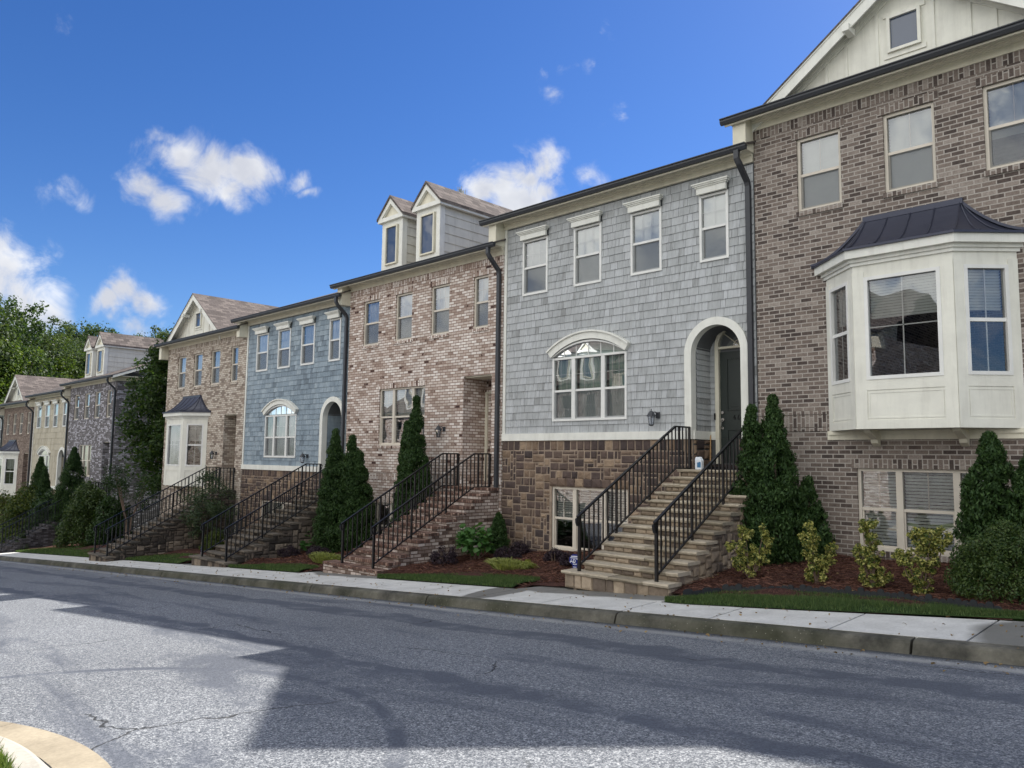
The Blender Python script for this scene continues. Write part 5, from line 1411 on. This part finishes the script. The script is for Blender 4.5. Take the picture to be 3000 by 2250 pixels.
arborvitae(-13.76, 11.3, 2.2, .5, 'short arborvitae between a taller one and the brick stair', 22)
arborvitae(-11.62, 11.55, .80, .42, 'small upright arborvitae at the downspout of the blush brick house', 23)
arborvitae(-36.6, 10.65, 4.2, 1.5, 'dark conical evergreen standing before the plum brick house', 24)
arborvitae(-41.2, 10.6, 4.15, 1.25, 'left taller evergreen of the pair before the tan shingle house', 25)
arborvitae(-40.1, 10.5, 3.55, 1.0, 'right shorter evergreen of the pair before the tan shingle house', 26)


def euonymus(x, y, parts, label, seed):
    z = zmulch(x, y); H = empty('euonymus', (x, y, z)); tag(H, label, 'shrub', 'gold variegated shrubs'); g = random.Random(seed); cl = []
    for dx, zz, r in parts:
        for _ in range(int(26 * (r / .16) ** 2) + 3):
            d = Vector((g.gauss(0, 1), g.gauss(0, 1), g.gauss(0, 1))).normalized() * r * g.uniform(.55, 1.0)
            cl.append(((x + dx * .78 + d.x, y + dx * .5 + d.y, z + max(.03, zz + d.z)), .04))
    leaf_obj('foliage', cl, 36, .036, MAT['euo'], H, .62, .45, .6, seed, shell=.2)
    for dx, zz, r in parts: trunk(H, [(x, y, z - .03), (x + dx * .5, y + dx * .3, z + zz * .5), (x + dx * .78, y + dx * .5, z + zz)], .008, .004, 'stem', MAT['twig'])
    return H


euonymus(-5.02, 9.75, [(0, .15, .14), (-.16, .22, .10), (.14, .28, .12), (-.05, .38, .14), (-.25, .42, .07), (.24, .42, .07), (-.05, .58, .09), (.25, .56, .07), (.2, .66, .05), (-.1, .66, .05)], 'loose spreading gold-edged shrub nearest the tan stone stair', 31)
euonymus(-4.17, 9.85, [(0, .12, .15), (.04, .24, .13), (-.06, .40, .11), (-.09, .55, .13), (-.09, .66, .10), (.18, .34, .08), (.2, .47, .06), (-.05, .72, .06)], 'gold-edged shrub with one side shoot, second from the tan stair', 32)
euonymus(-3.45, 9.8, [(.02, .10, .17), (-.02, .25, .16), (-.12, .36, .10), (-.16, .43, .08), (.02, .42, .10), (0, .58, .10), (-.04, .70, .11), (-.12, .73, .05)], 'upright gold-edged shrub with a flat top, left of the window mullion', 33)
euonymus(-2.88, 9.68, [(.0, .08, .10), (-.02, .22, .14), (-.16, .40, .12), (-.26, .45, .06), (.06, .40, .15), (.10, .58, .15), (.22, .64, .12), (0, .66, .12), (.28, .66, .07)], 'widest gold-edged shrub leaning right, beside the clipped hedge', 34)

blob_shrub('clipped_hedge', -2.02, 9.80, .66, .74, .79, MAT['hedge'], 'large dome-clipped dark green hedge at the lower right', 'hedge', 41, .030, 190, 190, .11, flat=1.2)
blob_shrub('clipped_hedge', -34.1, 10.6, 1.25, 1.15, 2.6, MAT['hedge'], 'huge rounded hedge with a sunlit top in the gap between houses', 'hedge', 42, .085, 230, 110, .25, flat=1.35)
blob_shrub('clipped_hedge', -32.6, 11.0, .9, .9, 1.95, MAT['box'], 'dark shaded hedge just right of the huge rounded hedge', 'hedge', 43, .085, 120, 100, .24, flat=1.2)
blob_shrub('clipped_hedge', -36.55, 8.95, .44, .44, .64, MAT['hedge'], 'small clipped ball bush by the foot of the shadowed brick stair', 'hedge', 44, .045, 70, 110, .12, flat=1.3)
blob_shrub('clipped_hedge', -22.95, 10.7, .5, .42, .58, MAT['azalea'], 'low bright green box bush behind the railing of the blue house', 'hedge', 45, .045, 60, 100, .12, flat=1.2)
blob_shrub('evergreen_shrub', -40.9, 10.1, 1.9, 1.1, 2.75, MAT['azalea'], 'wide loose yellow-green shrub before the tan shingle house', 'shrub', 46, .11, 210, 80, .30, z=zbed(-40.9, 10.1))
blob_shrub('evergreen_shrub', -46.2, 10.2, 1.5, 1.1, 2.6, MAT['azalea'], 'olive shrub at the left edge of the photo below the bay', 'shrub', 47, .11, 130, 80, .30, z=zbed(-46.2, 10.2))
blob_shrub('evergreen_shrub', -38.3, 10.3, .9, .9, 2.5, MAT['box'], 'dark shrub filling the space beside the conical evergreen', 'shrub', 48, .10, 110, 80, .28, z=zbed(-38.3, 10.3))


def hydrangea(x, y, r, h, label, seed):
    z = zmulch(x, y); H = empty('hydrangea', (x, y, z)); tag(H, label, 'shrub', 'broad-leaved hydrangeas'); g = random.Random(seed); cl = []
    for i in range(46):
        a = g.uniform(0, 6.28); k = g.random() ** .5; cl.append(((x + r * k * math.cos(a), y + r * .8 * k * math.sin(a), z + .10 + (h - .12) * (1 - k * k * .75) * g.uniform(.55, 1)), .10))
    leaf_obj('foliage', cl, 9, .155, MAT['hyd'], H, .62, 1.1, .4, seed, shell=.3)
    for i in range(7):
        c = cl[i * 5][0]; trunk(H, [(x + g.uniform(-.08, .08), y, z - .03), c], .009, .005, 'stem', MAT['twig'])
    return H


hydrangea(-11.38, 10.65, .44, .80, 'upright green hydrangea beside the brick stair wall', 51)
hydrangea(-18.05, 10.8, .62, .66, 'spreading green hydrangea against the dark stone stair wall', 52)
for i, (x, y, r, h, lb) in enumerate([(-11.55, 10.0, .30, .36, 'purple-leaved bush in front of the upright hydrangea'), (-10.75, 10.95, .30, .26, 'low purple bush behind the right half of the lime grass clump'),
                                      (-9.35, 10.75, .22, .25, 'small purple bush under the left of the grey house basement window'), (-8.72, 10.4, .18, .22, 'tiny purple bush beside the yard sign'),
                                      (-17.45, 10.05, .32, .28, 'purple bush in front of the spreading hydrangea'), (-16.35, 10.2, .30, .22, 'purple bush behind the lime grass near the brick stair'), (-10.95, 11.5, .25, .28, 'purple bush at the stone wall right of the small upright arborvitae')]):
    blob_shrub('purple_shrub', x, y, r, r, h, MAT['purple'], lb, 'shrub', 60 + i, .035, 40, 70, .07, group='purple loropetalum bushes')


def grass_clump(x, y, rx, ry, h, label, seed):
    z = zmulch(x, y); H = empty('grass_clump', (x, y, z)); tag(H, label, 'ornamental grass', 'lime ornamental grass clumps'); g = np.random.default_rng(seed); n = 900
    a = g.uniform(0, 6.28, n); k = np.sqrt(g.random(n)); b = np.column_stack([x + rx * .75 * k * np.cos(a), y + ry * .7 * k * np.sin(a), np.full(n, z)])
    o = np.column_stack([np.cos(a) * k * .16 + g.normal(0, .07, n), np.sin(a) * k * .1 + g.normal(0, .05, n), h * g.uniform(.5, 1.05, n) * (1 - .4 * k)])
    spikes('blades', b, b + o, .0075, MAT['lime'], None, H, bend=.28)
    return H


grass_clump(-9.70, 9.95, .52, .3, .22, 'lime green grass clump in the pine straw left of the tan stair', 71)
grass_clump(-15.2, 9.65, .50, .3, .26, 'lime green grass clump left of the foot of the brick stair', 72)

# leafy japanese-maple-like shrub in front of the blue house, twiggy bare bush, thin multi-stem shrub
x, y = -23.6, 10.75; z = zbed(x, y); H = empty('leafy_shrub', (x, y, z)); tag(H, 'open grey-green shrub hiding part of the railing before the tan and blue houses', 'shrub'); g = random.Random(81); cl = []
for i in range(95):
    a = g.uniform(0, 6.28); k = g.random() ** .6; hh = g.uniform(.5, 2.35); R = 1.02 * math.sin(math.pi * min(1, (hh + .25) / 2.7)) ** .7
    cl.append(((x + R * k * math.cos(a), y + .75 * R * k * math.sin(a), z + hh), g.uniform(.10, .2)))
leaf_obj('foliage', cl, 60, .085, MAT['maple'], H, .34, .5, .3, 82, shell=.1, spread=1.3)
for i in range(9): trunk(H, [(x, y, z - .05), (x + .1 * math.cos(i), y + .1 * math.sin(i), z + .5), cl[i * 9][0]], .022, .006, 'stem')
x, y = -25.9 + 1.2, 10.45; z = zbed(x, y); H = empty('bare_shrub', (x, y, z)); tag(H, 'leafless twiggy bush beside the weathered stair of the tan house', 'shrub'); m = MB()
for i in range(90):
    a = g.uniform(0, 6.28); r = g.random() ** .5; c = (x + .52 * r * math.cos(a), y + .4 * r * math.sin(a), z + .58 * (1 - .55 * r * r) * g.uniform(.7, 1))
    md = (x + .24 * r * math.cos(a + .4), y + .2 * r * math.sin(a + .4), z + .28); m.tube([(x + .06 * math.cos(a), y + .06 * math.sin(a), z - .03), md, c], .007, 3, .002)
    for q in range(3):
        e = (c[0] + g.uniform(-.1, .1), c[1] + g.uniform(-.1, .1), c[2] + g.uniform(-.02, .1)); m.tube([md, e], .004, 3, .0015)
MAT['deadtwig'] = paint('dead_twig', al(98, 88, 84), .9); m.build('twigs', MAT['deadtwig'], H)
x, y = -31.2, 11.1; z = zbed(x, y); H = empty('multistem_shrub', (x, y, z)); tag(H, 'thin many-stemmed shrub between the dark hedge and the tan house stair', 'shrub'); cl = []
for i in range(9):
    a = g.uniform(0, 6.28); t = (x + .9 * math.cos(a), y + .5 * math.sin(a), z + g.uniform(1.9, 2.7)); trunk(H, [(x + .1 * math.cos(a), y, z - .05), (x + .25 * math.cos(a), y + .1 * math.sin(a), z + 1), t], .025, .008, 'stem', MAT['twig'])
    for q in range(7): cl.append(((t[0] + g.uniform(-.45, .45), t[1] + g.uniform(-.4, .4), t[2] + g.uniform(-.7, .3)), .16))
leaf_obj('foliage', cl, 50, .08, MAT['box'], H, .45, .4, .3, 85, shell=.1, spread=1.3)

# ------------------------------------------------------------------ trees
def crown_clumps(g, R, h, z0, n, cr):
    cl = []
    lobes = [(Vector((g.uniform(-.5, .5) * R, g.uniform(-.5, .5) * R, z0 + h * g.uniform(.15, .85))), R * g.uniform(.4, .62)) for _ in range(11)]
    lobes += [(Vector((g.uniform(-.15, .15) * R, g.uniform(-.15, .15) * R, z0 + h * .86)), R * .36), (Vector((0, 0, z0 + h * .45)), R * .75)]
    while len(cl) < n:
        c, r = g.choice(lobes); d = Vector((g.gauss(0, 1), g.gauss(0, 1), g.gauss(0, 1))).normalized(); p = c + d * r * g.uniform(.75, 1.05)
        if p.z < z0 - .05 * h: continue
        cl.append((tuple(p), cr * g.uniform(.6, 1.25)))
    return cl


def make_tree(name, R, h, trunk_h, mat, seed, n=260, per=84, leaf=.27, cr=.72):
    H = empty(name, (0, 0, 0)); g = random.Random(seed); cl = crown_clumps(g, R, h - trunk_h, trunk_h, n, cr)
    leaf_obj('crown', cl, per, leaf, mat, H, .62, .5, .6, seed, shell=.15, spread=1.15)
    m = MB(); m.tube([(0, 0, -1.0), (.1, 0, trunk_h), (0, .1, h * .7)], .32, 8, .08)
    for i in range(7):
        c = cl[i * 17][0]; m.tube([(.08, 0, trunk_h * .8 + i * .3), (c[0] * .5, c[1] * .5, (trunk_h + c[2]) / 2), c], .13, 5, .03)
    m.build('trunk', MAT['bark'], H)
    return H


protos = [make_tree('broadleaf_tree', 4.6, 14, 4.0, MAT['tree'], 101), make_tree('broadleaf_tree', 5.2, 14, 3.5, MAT['tree2'], 102), make_tree('broadleaf_tree', 4.2, 14, 3.0, MAT['tree3'], 103), make_tree('broadleaf_tree', 3.6, 14, 4.5, MAT['tree2'], 104)]
WOOD = [(-88, 18.8, 15.4, 0), (-79.3, 14.6, 16.7, 1), (-99.4, 23.3, 16.2, 1), (-104.6, 26.9, 16.9, 1), (-115.6, 32.5, 18.2, 3), (-109, 33.5, 17.6, 0), (-114, 37.3, 17.6, 1), (-124, 44, 19.2, 0), (-112, 42, 18.5, 1), (-102.7, 40.4, 16.9, 3),
        (-83.7, 19, 9.9, 0), (-88, 22.9, 10.2, 2), (-98, 25, 9.3, 2), (-87.5, 25.2, 10.5, 1), (-85.8, 25.9, 8.95, 0), (-78.6, 17.3, 10.7, 0), (-90, 24.2, 12.5, 1), (-87.5, 20.9, 12.1, 1), (-89, 28.6, 12.2, 0), (-95.7, 33, 13.4, 2), (-76.7, 16.1, 11.3, 2), (-86.7, 24.3, 7.9, 0),
        (-97, 38, 13.5, 1), (-92, 38.5, 13.0, 3), (-85, 36.5, 13.6, 2), (-80, 33, 11.0, 0), (-118, 40, 16, 2), (-100, 30, 13.5, 0), (-94, 22.5, 11.5, 0), (-108, 30, 14, 2), (-73.5, 27, 7.5, 0), (-78, 28.5, 8.2, 1)]
TL = ['dark green broadleaf tree in the wood behind the far houses', 'olive broadleaf tree in the wood behind the far houses', 'yellow-green broadleaf tree in the wood behind the far houses', 'slender olive tree in the wood behind the far houses']
used = set()
for i, (x, y, zt, k) in enumerate(WOOD):
    p = protos[k]; o = p if k not in used else copy_tree(p); used.add(k)
    zb = zterrain(x, y); s = (zt - zb) / 14 * .93; o.location = (x, y, zb); g = random.Random(200 + i); sx = max(.62, min(1.15, s)) * g.uniform(.95, 1.15)
    o.scale = (sx, sx, s); o.rotation_euler.z = g.uniform(0, 6.28); tag(o, TL[k], 'tree', 'wood behind the far houses, ' + ['dark', 'olive', 'yellow-green', 'slender'][k] + ' trees')
    W[o.name] = (0, 0, 0)
# tall dark tree in the gap between the two blocks of houses
x, y = -32.3, 13.4; z = zbed(x, 12); H = empty('gap_tree', (x, y, z)); tag(H, 'tall dark leafy tree in the gap between tan and plum brick houses', 'tree'); g = random.Random(91); cl = []
for i in range(360):
    hh = g.uniform(2.2, 8.7); t = (hh - 2.2) / 6.5; R = 2.35 * (math.sin(math.pi * min(1, .16 + t * .86)) ** .6); a = g.uniform(0, 6.28); k = g.uniform(.35, 1.0)
    cl.append(((x + R * k * math.cos(a), y + R * k * math.sin(a), z + hh), g.uniform(.25, .5)))
leaf_obj('crown', cl, 90, .16, MAT['tree'], H, .6, .6, .4, 92, shell=.1, spread=1.15)
m = MB(); m.tube([(x, y, z - .2), (x + .1, y, z + 3), (x, y, z + 7)], .16, 8, .04)
for i in range(9): m.tube([(x + .05, y, z + 2 + .4 * i), cl[i * 11][0]], .05, 5, .015)
m.build('trunk', MAT['bark'], H)
# garden growth seen through the gap
blob_shrub('evergreen_shrub', -33.9, 17.5, 1.6, 1.2, 3.4, MAT['tree'], 'shaded backyard shrub seen through the gap between the houses', 'shrub', 95, .16, 90, 60, .4, z=zterrain(-33.9, 17.5))
blob_shrub('evergreen_shrub', -37.5, 27.5, 3.0, 2, 5.4, MAT['tree2'], 'sunny backyard greenery far behind the gap', 'shrub', 96, .3, 90, 60, .7, z=zterrain(-37.5, 27.5))

# fallen leaves on mulch, turf, pavement and in the gutter
b_ = []
for _ in range(900):
    x = -1 - 26 * rnd.random() ** 1.4; y = rnd.choice((rnd.uniform(8.5, 11.8), rnd.uniform(8.5, 11.8), rnd.uniform(7.5, 8.5), 7.4 - abs(rnd.gauss(0, .25))))
    z = zmulch(x, y) + .02 if y > ywb(x) + .3 else (ktop(x) + .02 * (y - 7.5) + .008 if y > 7.45 else zroad(x, y) + .006)
    b_.append((x, y, z))
b_ = np.array(b_); th = nrng.uniform(0, 6.28, len(b_)); L = nrng.uniform(.02, .045, len(b_))
tip = b_ + np.column_stack([np.cos(th) * L, np.sin(th) * L, nrng.uniform(0, .012, len(b_))])
MAT['dry'] = leaf_mat('dry_leaf', Lm((0, (.10, .065, .03)), (.6, (.22, .15, .07)), (1, (.34, .26, .13))), .8, .1)
spikes('fallen_leaves', b_, tip, L * .28, MAT['dry'], bend=.1)
# ------------------------------------------------------------------ mobile-phone mast behind the roofs
x, y = -68.4, 60.0; zb = zterrain(x, y); H = empty('phone_mast', (x, y, zb)); tag(H, 'top of a mobile phone mast with panel antennas above the dormer roof', 'mast')
MAT['galv'] = paint('galvanised', al(150, 152, 150), .5, metal=.3)
m = MB(); m.tube([(x, y, zb - .3), (x, y, 31.2)], .5, 10, .22); m.build('pole', MAT['galv'], H)
m = MB(); g = random.Random(5)
R = 1.55; T = [(x + R * math.cos(a), y + R * math.sin(a)) for a in [math.pi * (.5 + 2 * k / 3) for k in range(3)]]
for zz in (30.35, 31.15):
    for i in range(3): m.tube([(*T[i], zz), (*T[(i + 1) % 3], zz)], .05, 5)
    for p in T: m.tube([(x, y, zz), (*p, zz)], .05, 5)
m.build('antenna_platform', MAT['galv'], H)
for i in range(3):
    p, q = T[i], T[(i + 1) % 3]
    for k in range(4):
        t = (k + .35) / 3.6; px, py = p[0] + (q[0] - p[0]) * t, p[1] + (q[1] - p[1]) * t
        m = MB(); m.tube([(px, py, 29.9), (px, py, 32.3 + g.uniform(-.2, .5))], .04, 5); dx, dy = px - x, py - y; l = math.hypot(dx, dy)
        if k % 4 != 3:
            ux, uy = dx / l, dy / l; c = (px + ux * .2, py + uy * .2); w, hz = .16, g.choice((.75, .95, .6)); z0 = 31.2 + g.uniform(-.3, .3); pts = [(c[0] + ux * a - uy * b, c[1] + uy * a + ux * b) for a, b in ((-.08, -w), (-.08, w), (.09, w), (.09, -w))]
            m.prism(pts, 'z', z0 - hz, z0 + hz)
        m.build('panel_antenna', MAT['galv'], H)

# ------------------------------------------------------------------ the sunlit row across the street (seen mirrored in the panes, lights the shaded fronts)
for i, (src, X, lb) in enumerate([(H3, -13.0, 'first'), (H5, -19.4, 'second'), (H3, -26.0, 'third'), (H5, -32.5, 'fourth'), (H3, -39, 'fifth')]):
    o = copy_tree(src); o.rotation_euler.z = math.pi; zg = zroad(X, 0) + .1
    o.location = (X, -6.2, zg); o['label'] = 'sunlit townhouse across the street, %s of its row, seen only mirrored in window panes' % lb; o['group'] = 'houses across the street'; W[o.name] = (0, 0, 0)
EXPO = 1.45
# ------------------------------------------------------------------ world, sun, camera
def set_world():
    w = bpy.data.worlds.new('World'); S.world = w; w.use_nodes = True; t = w.node_tree; t.nodes.clear()
    def n(typ, **kw):
        nd = t.nodes.new('ShaderNode' + typ)
        for k, v in kw.items():
            if k[0] == '_': setattr(nd, k[1:], v)
            else:
                key = int(k[1:]) if k[0] == 'i' and k[1:].isdigit() else k
                if isinstance(v, bpy.types.NodeSocket): t.links.new(v, nd.inputs[key])
                else: nd.inputs[key].default_value = v
        return nd
    out = n('OutputWorld'); sky = n('TexSky', _sky_type='NISHITA', _sun_disc=False)
    sky.sun_elevation = SUN_EL; sky.sun_rotation = SUN_ROT; sky.altitude = 300; sky.air_density = 1.0; sky.dust_density = .3; sky.ozone_density = 6.0
    hs = n('HueSaturation', Color=sky.outputs[0], Hue=.511, Saturation=SKY_SAT, Value=1.0)
    d = n('TexCoord').outputs['Generated']
    dn = n('VectorMath', _operation='NORMALIZE', i0=d).outputs[0]
    # cloud masses at fixed directions of the sky, broken up by noise
    warp = n('TexNoise', Vector=dn, Scale=7.0, Detail=5.0, Roughness=.6).outputs[1]
    wv = n('VectorMath', _operation='SCALE', i0=n('VectorMath', _operation='SUBTRACT', i0=warp, i1=(.5, .5, .5)).outputs[0]); wv.inputs['Scale'].default_value = .10
    dw = n('VectorMath', _operation='ADD', i0=dn, i1=wv.outputs[0]).outputs[0]
    mask = None
    for c, r, s in CLOUDS:
        ds = n('VectorMath', _operation='DISTANCE', i0=dw, i1=c).outputs['Value']
        m = n('MapRange', _clamp=True, Value=ds, i1=r, i2=r * .15, i3=0.0, i4=s).outputs[0]
        mask = m if mask is None else n('Math', _operation='MAXIMUM', i0=mask, i1=m).outputs[0]
    # cumulus behind the camera (mirrored in panes), widened overhead and brightened as added fill
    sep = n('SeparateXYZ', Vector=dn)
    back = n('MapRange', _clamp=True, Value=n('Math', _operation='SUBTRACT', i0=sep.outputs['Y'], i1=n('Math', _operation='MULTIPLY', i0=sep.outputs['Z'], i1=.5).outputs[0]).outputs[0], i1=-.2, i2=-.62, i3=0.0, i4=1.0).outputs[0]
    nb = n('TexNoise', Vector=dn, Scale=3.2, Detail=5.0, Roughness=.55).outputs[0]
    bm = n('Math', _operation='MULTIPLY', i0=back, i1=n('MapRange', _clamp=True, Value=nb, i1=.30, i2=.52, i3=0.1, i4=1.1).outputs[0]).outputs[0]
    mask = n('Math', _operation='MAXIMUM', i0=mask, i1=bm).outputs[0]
    n1 = n('TexNoise', Vector=dn, Scale=17.0, Detail=9.0, Roughness=.64, Distortion=.5).outputs[0]
    a = n('Math', _operation='ADD', i0=mask, i1=n('Math', _operation='MULTIPLY', i0=n('Math', _operation='SUBTRACT', i0=n1, i1=.5).outputs[0], i1=1.95).outputs[0]).outputs[0]
    alpha = n('MapRange', _clamp=True, _interpolation_type='SMOOTHSTEP', Value=a, i1=.20, i2=1.0, i3=0.0, i4=1.0).outputs[0]
    gate = n('MapRange', _clamp=True, Value=mask, i1=0.0, i2=.12, i3=0.0, i4=1.0).outputs[0]
    alpha = n('Math', _operation='MULTIPLY', i0=n('Math', _operation='MULTIPLY', i0=alpha, i1=gate).outputs[0], i1=n('MapRange', _clamp=True, Value=mask, i1=.05, i2=.7, i3=.22, i4=1.0).outputs[0]).outputs[0]
    n2 = n('TexNoise', Vector=dn, Scale=11.0, Detail=4.0).outputs[0]
    sh = n('MapRange', _clamp=True, Value=n('Math', _operation='ADD', i0=n2, i1=n('Math', _operation='MULTIPLY', i0=mask, i1=.35).outputs[0]).outputs[0], i1=.45, i2=.85, i3=1.0, i4=.0).outputs[0]
    cl = n('MixRGB', Fac=sh, Color1=CLOUD_DARK, Color2=CLOUD_LIT).outputs[0]
    cl = n('MixRGB', Fac=back, Color1=cl, Color2=CLOUD_BACK_FILL).outputs[0]
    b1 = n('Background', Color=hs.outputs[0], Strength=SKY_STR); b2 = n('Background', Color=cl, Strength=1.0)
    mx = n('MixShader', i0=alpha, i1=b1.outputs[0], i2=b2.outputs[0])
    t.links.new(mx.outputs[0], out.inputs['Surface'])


SUN_D = Vector((-.07, -1.0, -.955)).normalized()
SUN_EL = math.asin(-SUN_D.z); SUN_ROT = math.atan2(-SUN_D.x, -SUN_D.y)
SKY_STR, SKY_SAT = .052, 1.2
CLOUD_LIT = (.41, .415, .42, 1); CLOUD_DARK = (.24, .25, .28, 1); CLOUD_BACK_FILL = (.72, .72, .705, 1)
YAW, PITCH, ROLL, FPX = math.radians(44.304), math.radians(5.528), math.radians(.708), 2254.0


def cam_axes():
    cy, sy, cp, sp = math.cos(YAW), math.sin(YAW), math.cos(PITCH), math.sin(PITCH)
    f = Vector((-sy * cp, cy * cp, sp)); r = Vector((cy, sy, 0)); u = r.cross(f); c, s = math.cos(ROLL), math.sin(ROLL)
    return r * c + u * s, -r * s + u * c, f


CLOUDS = [((-0.8596, 0.4112, 0.3031), 0.0, 0)]  # filled below


def sky_dir(px, py):
    r, u, f = cam_axes(); d = r * ((px - 1500) / FPX) - u * ((py - 1125) / FPX) + f
    return tuple(round(c, 4) for c in d.normalized())


_cl = [(475, 375, 45, .75), (520, 440, 90, .9), (600, 480, 105, 1), (690, 490, 90, 1), (650, 540, 60, .9), (745, 500, 60, .8), (835, 530, 45, .7), (870, 565, 30, .7),
       (440, 555, 70, .8), (490, 590, 70, .85), (530, 610, 40, .6), (205, 535, 70, .5), (265, 575, 60, .5), (150, 560, 60, .35), (15, 820, 120, 1), (80, 890, 100, 1), (-40, 780, 120, 1), (130, 870, 60, .7),
       (320, 880, 50, .9), (370, 865, 60, .95), (430, 890, 60, 1), (450, 940, 50, .9), (390, 965, 70, .8), (330, 920, 40, .7), (440, 990, 50, .7),
       (1410, 570, 90, 1), (1470, 545, 90, 1), (1540, 520, 90, 1.05), (1590, 475, 75, 1.05), (1615, 545, 80, 1), (1500, 610, 120, 1), (1560, 590, 110, 1), (1720, 520, 55, .55),
       (1622, 195, 48, .55), (1600, 285, 46, .5), (1578, 220, 40, .5), (1728, 128, 46, .6), (1715, 190, 40, .55), (1765, 365, 34, .5), (1825, 330, 30, .55), (220, 60, 45, .35), (1895, 40, 30, .3)]
CLOUDS = [(sky_dir(a, b), r / FPX * 1.3, s) for a, b, r, s in _cl]
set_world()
sun = bpy.data.lights.new('Sun', 'SUN'); sun.energy = 3.6; sun.angle = math.radians(.5); sun.color = (1, .95, .88)
so = bpy.data.objects.new('Sun', sun); COL.objects.link(so); so.rotation_euler = SUN_D.to_track_quat('-Z', 'Y').to_euler()
cam = bpy.data.cameras.new('Camera'); co = bpy.data.objects.new('Camera', cam); COL.objects.link(co)
r_, u_, f_ = cam_axes()
co.matrix_world = Matrix(((r_.x, u_.x, -f_.x, 0), (r_.y, u_.y, -f_.y, 0), (r_.z, u_.z, -f_.z, 0), (0, 0, 0, 1)))
cam.sensor_width = 36; cam.lens = FPX / 3000 * 36; cam.clip_start = .05; cam.clip_end = 5000
S.camera = co
# ------------------------------------------------------------------ survey units -> metres
for me in bpy.data.meshes: me.transform(Matrix.Scale(K, 4))
for o in bpy.data.objects:
    if o.type in {'MESH', 'EMPTY'}: o.location = o.location * K
S.view_settings.view_transform = 'Standard'; S.view_settings.look = 'None'; S.view_settings.exposure = EXPO; S.view_settings.gamma = 1
S.cycles.max_bounces = 8; S.cycles.transparent_max_bounces = 16; S.cycles.caustics_reflective = False; S.cycles.caustics_refractive = False
S.cycles.sample_clamp_indirect = 6.0
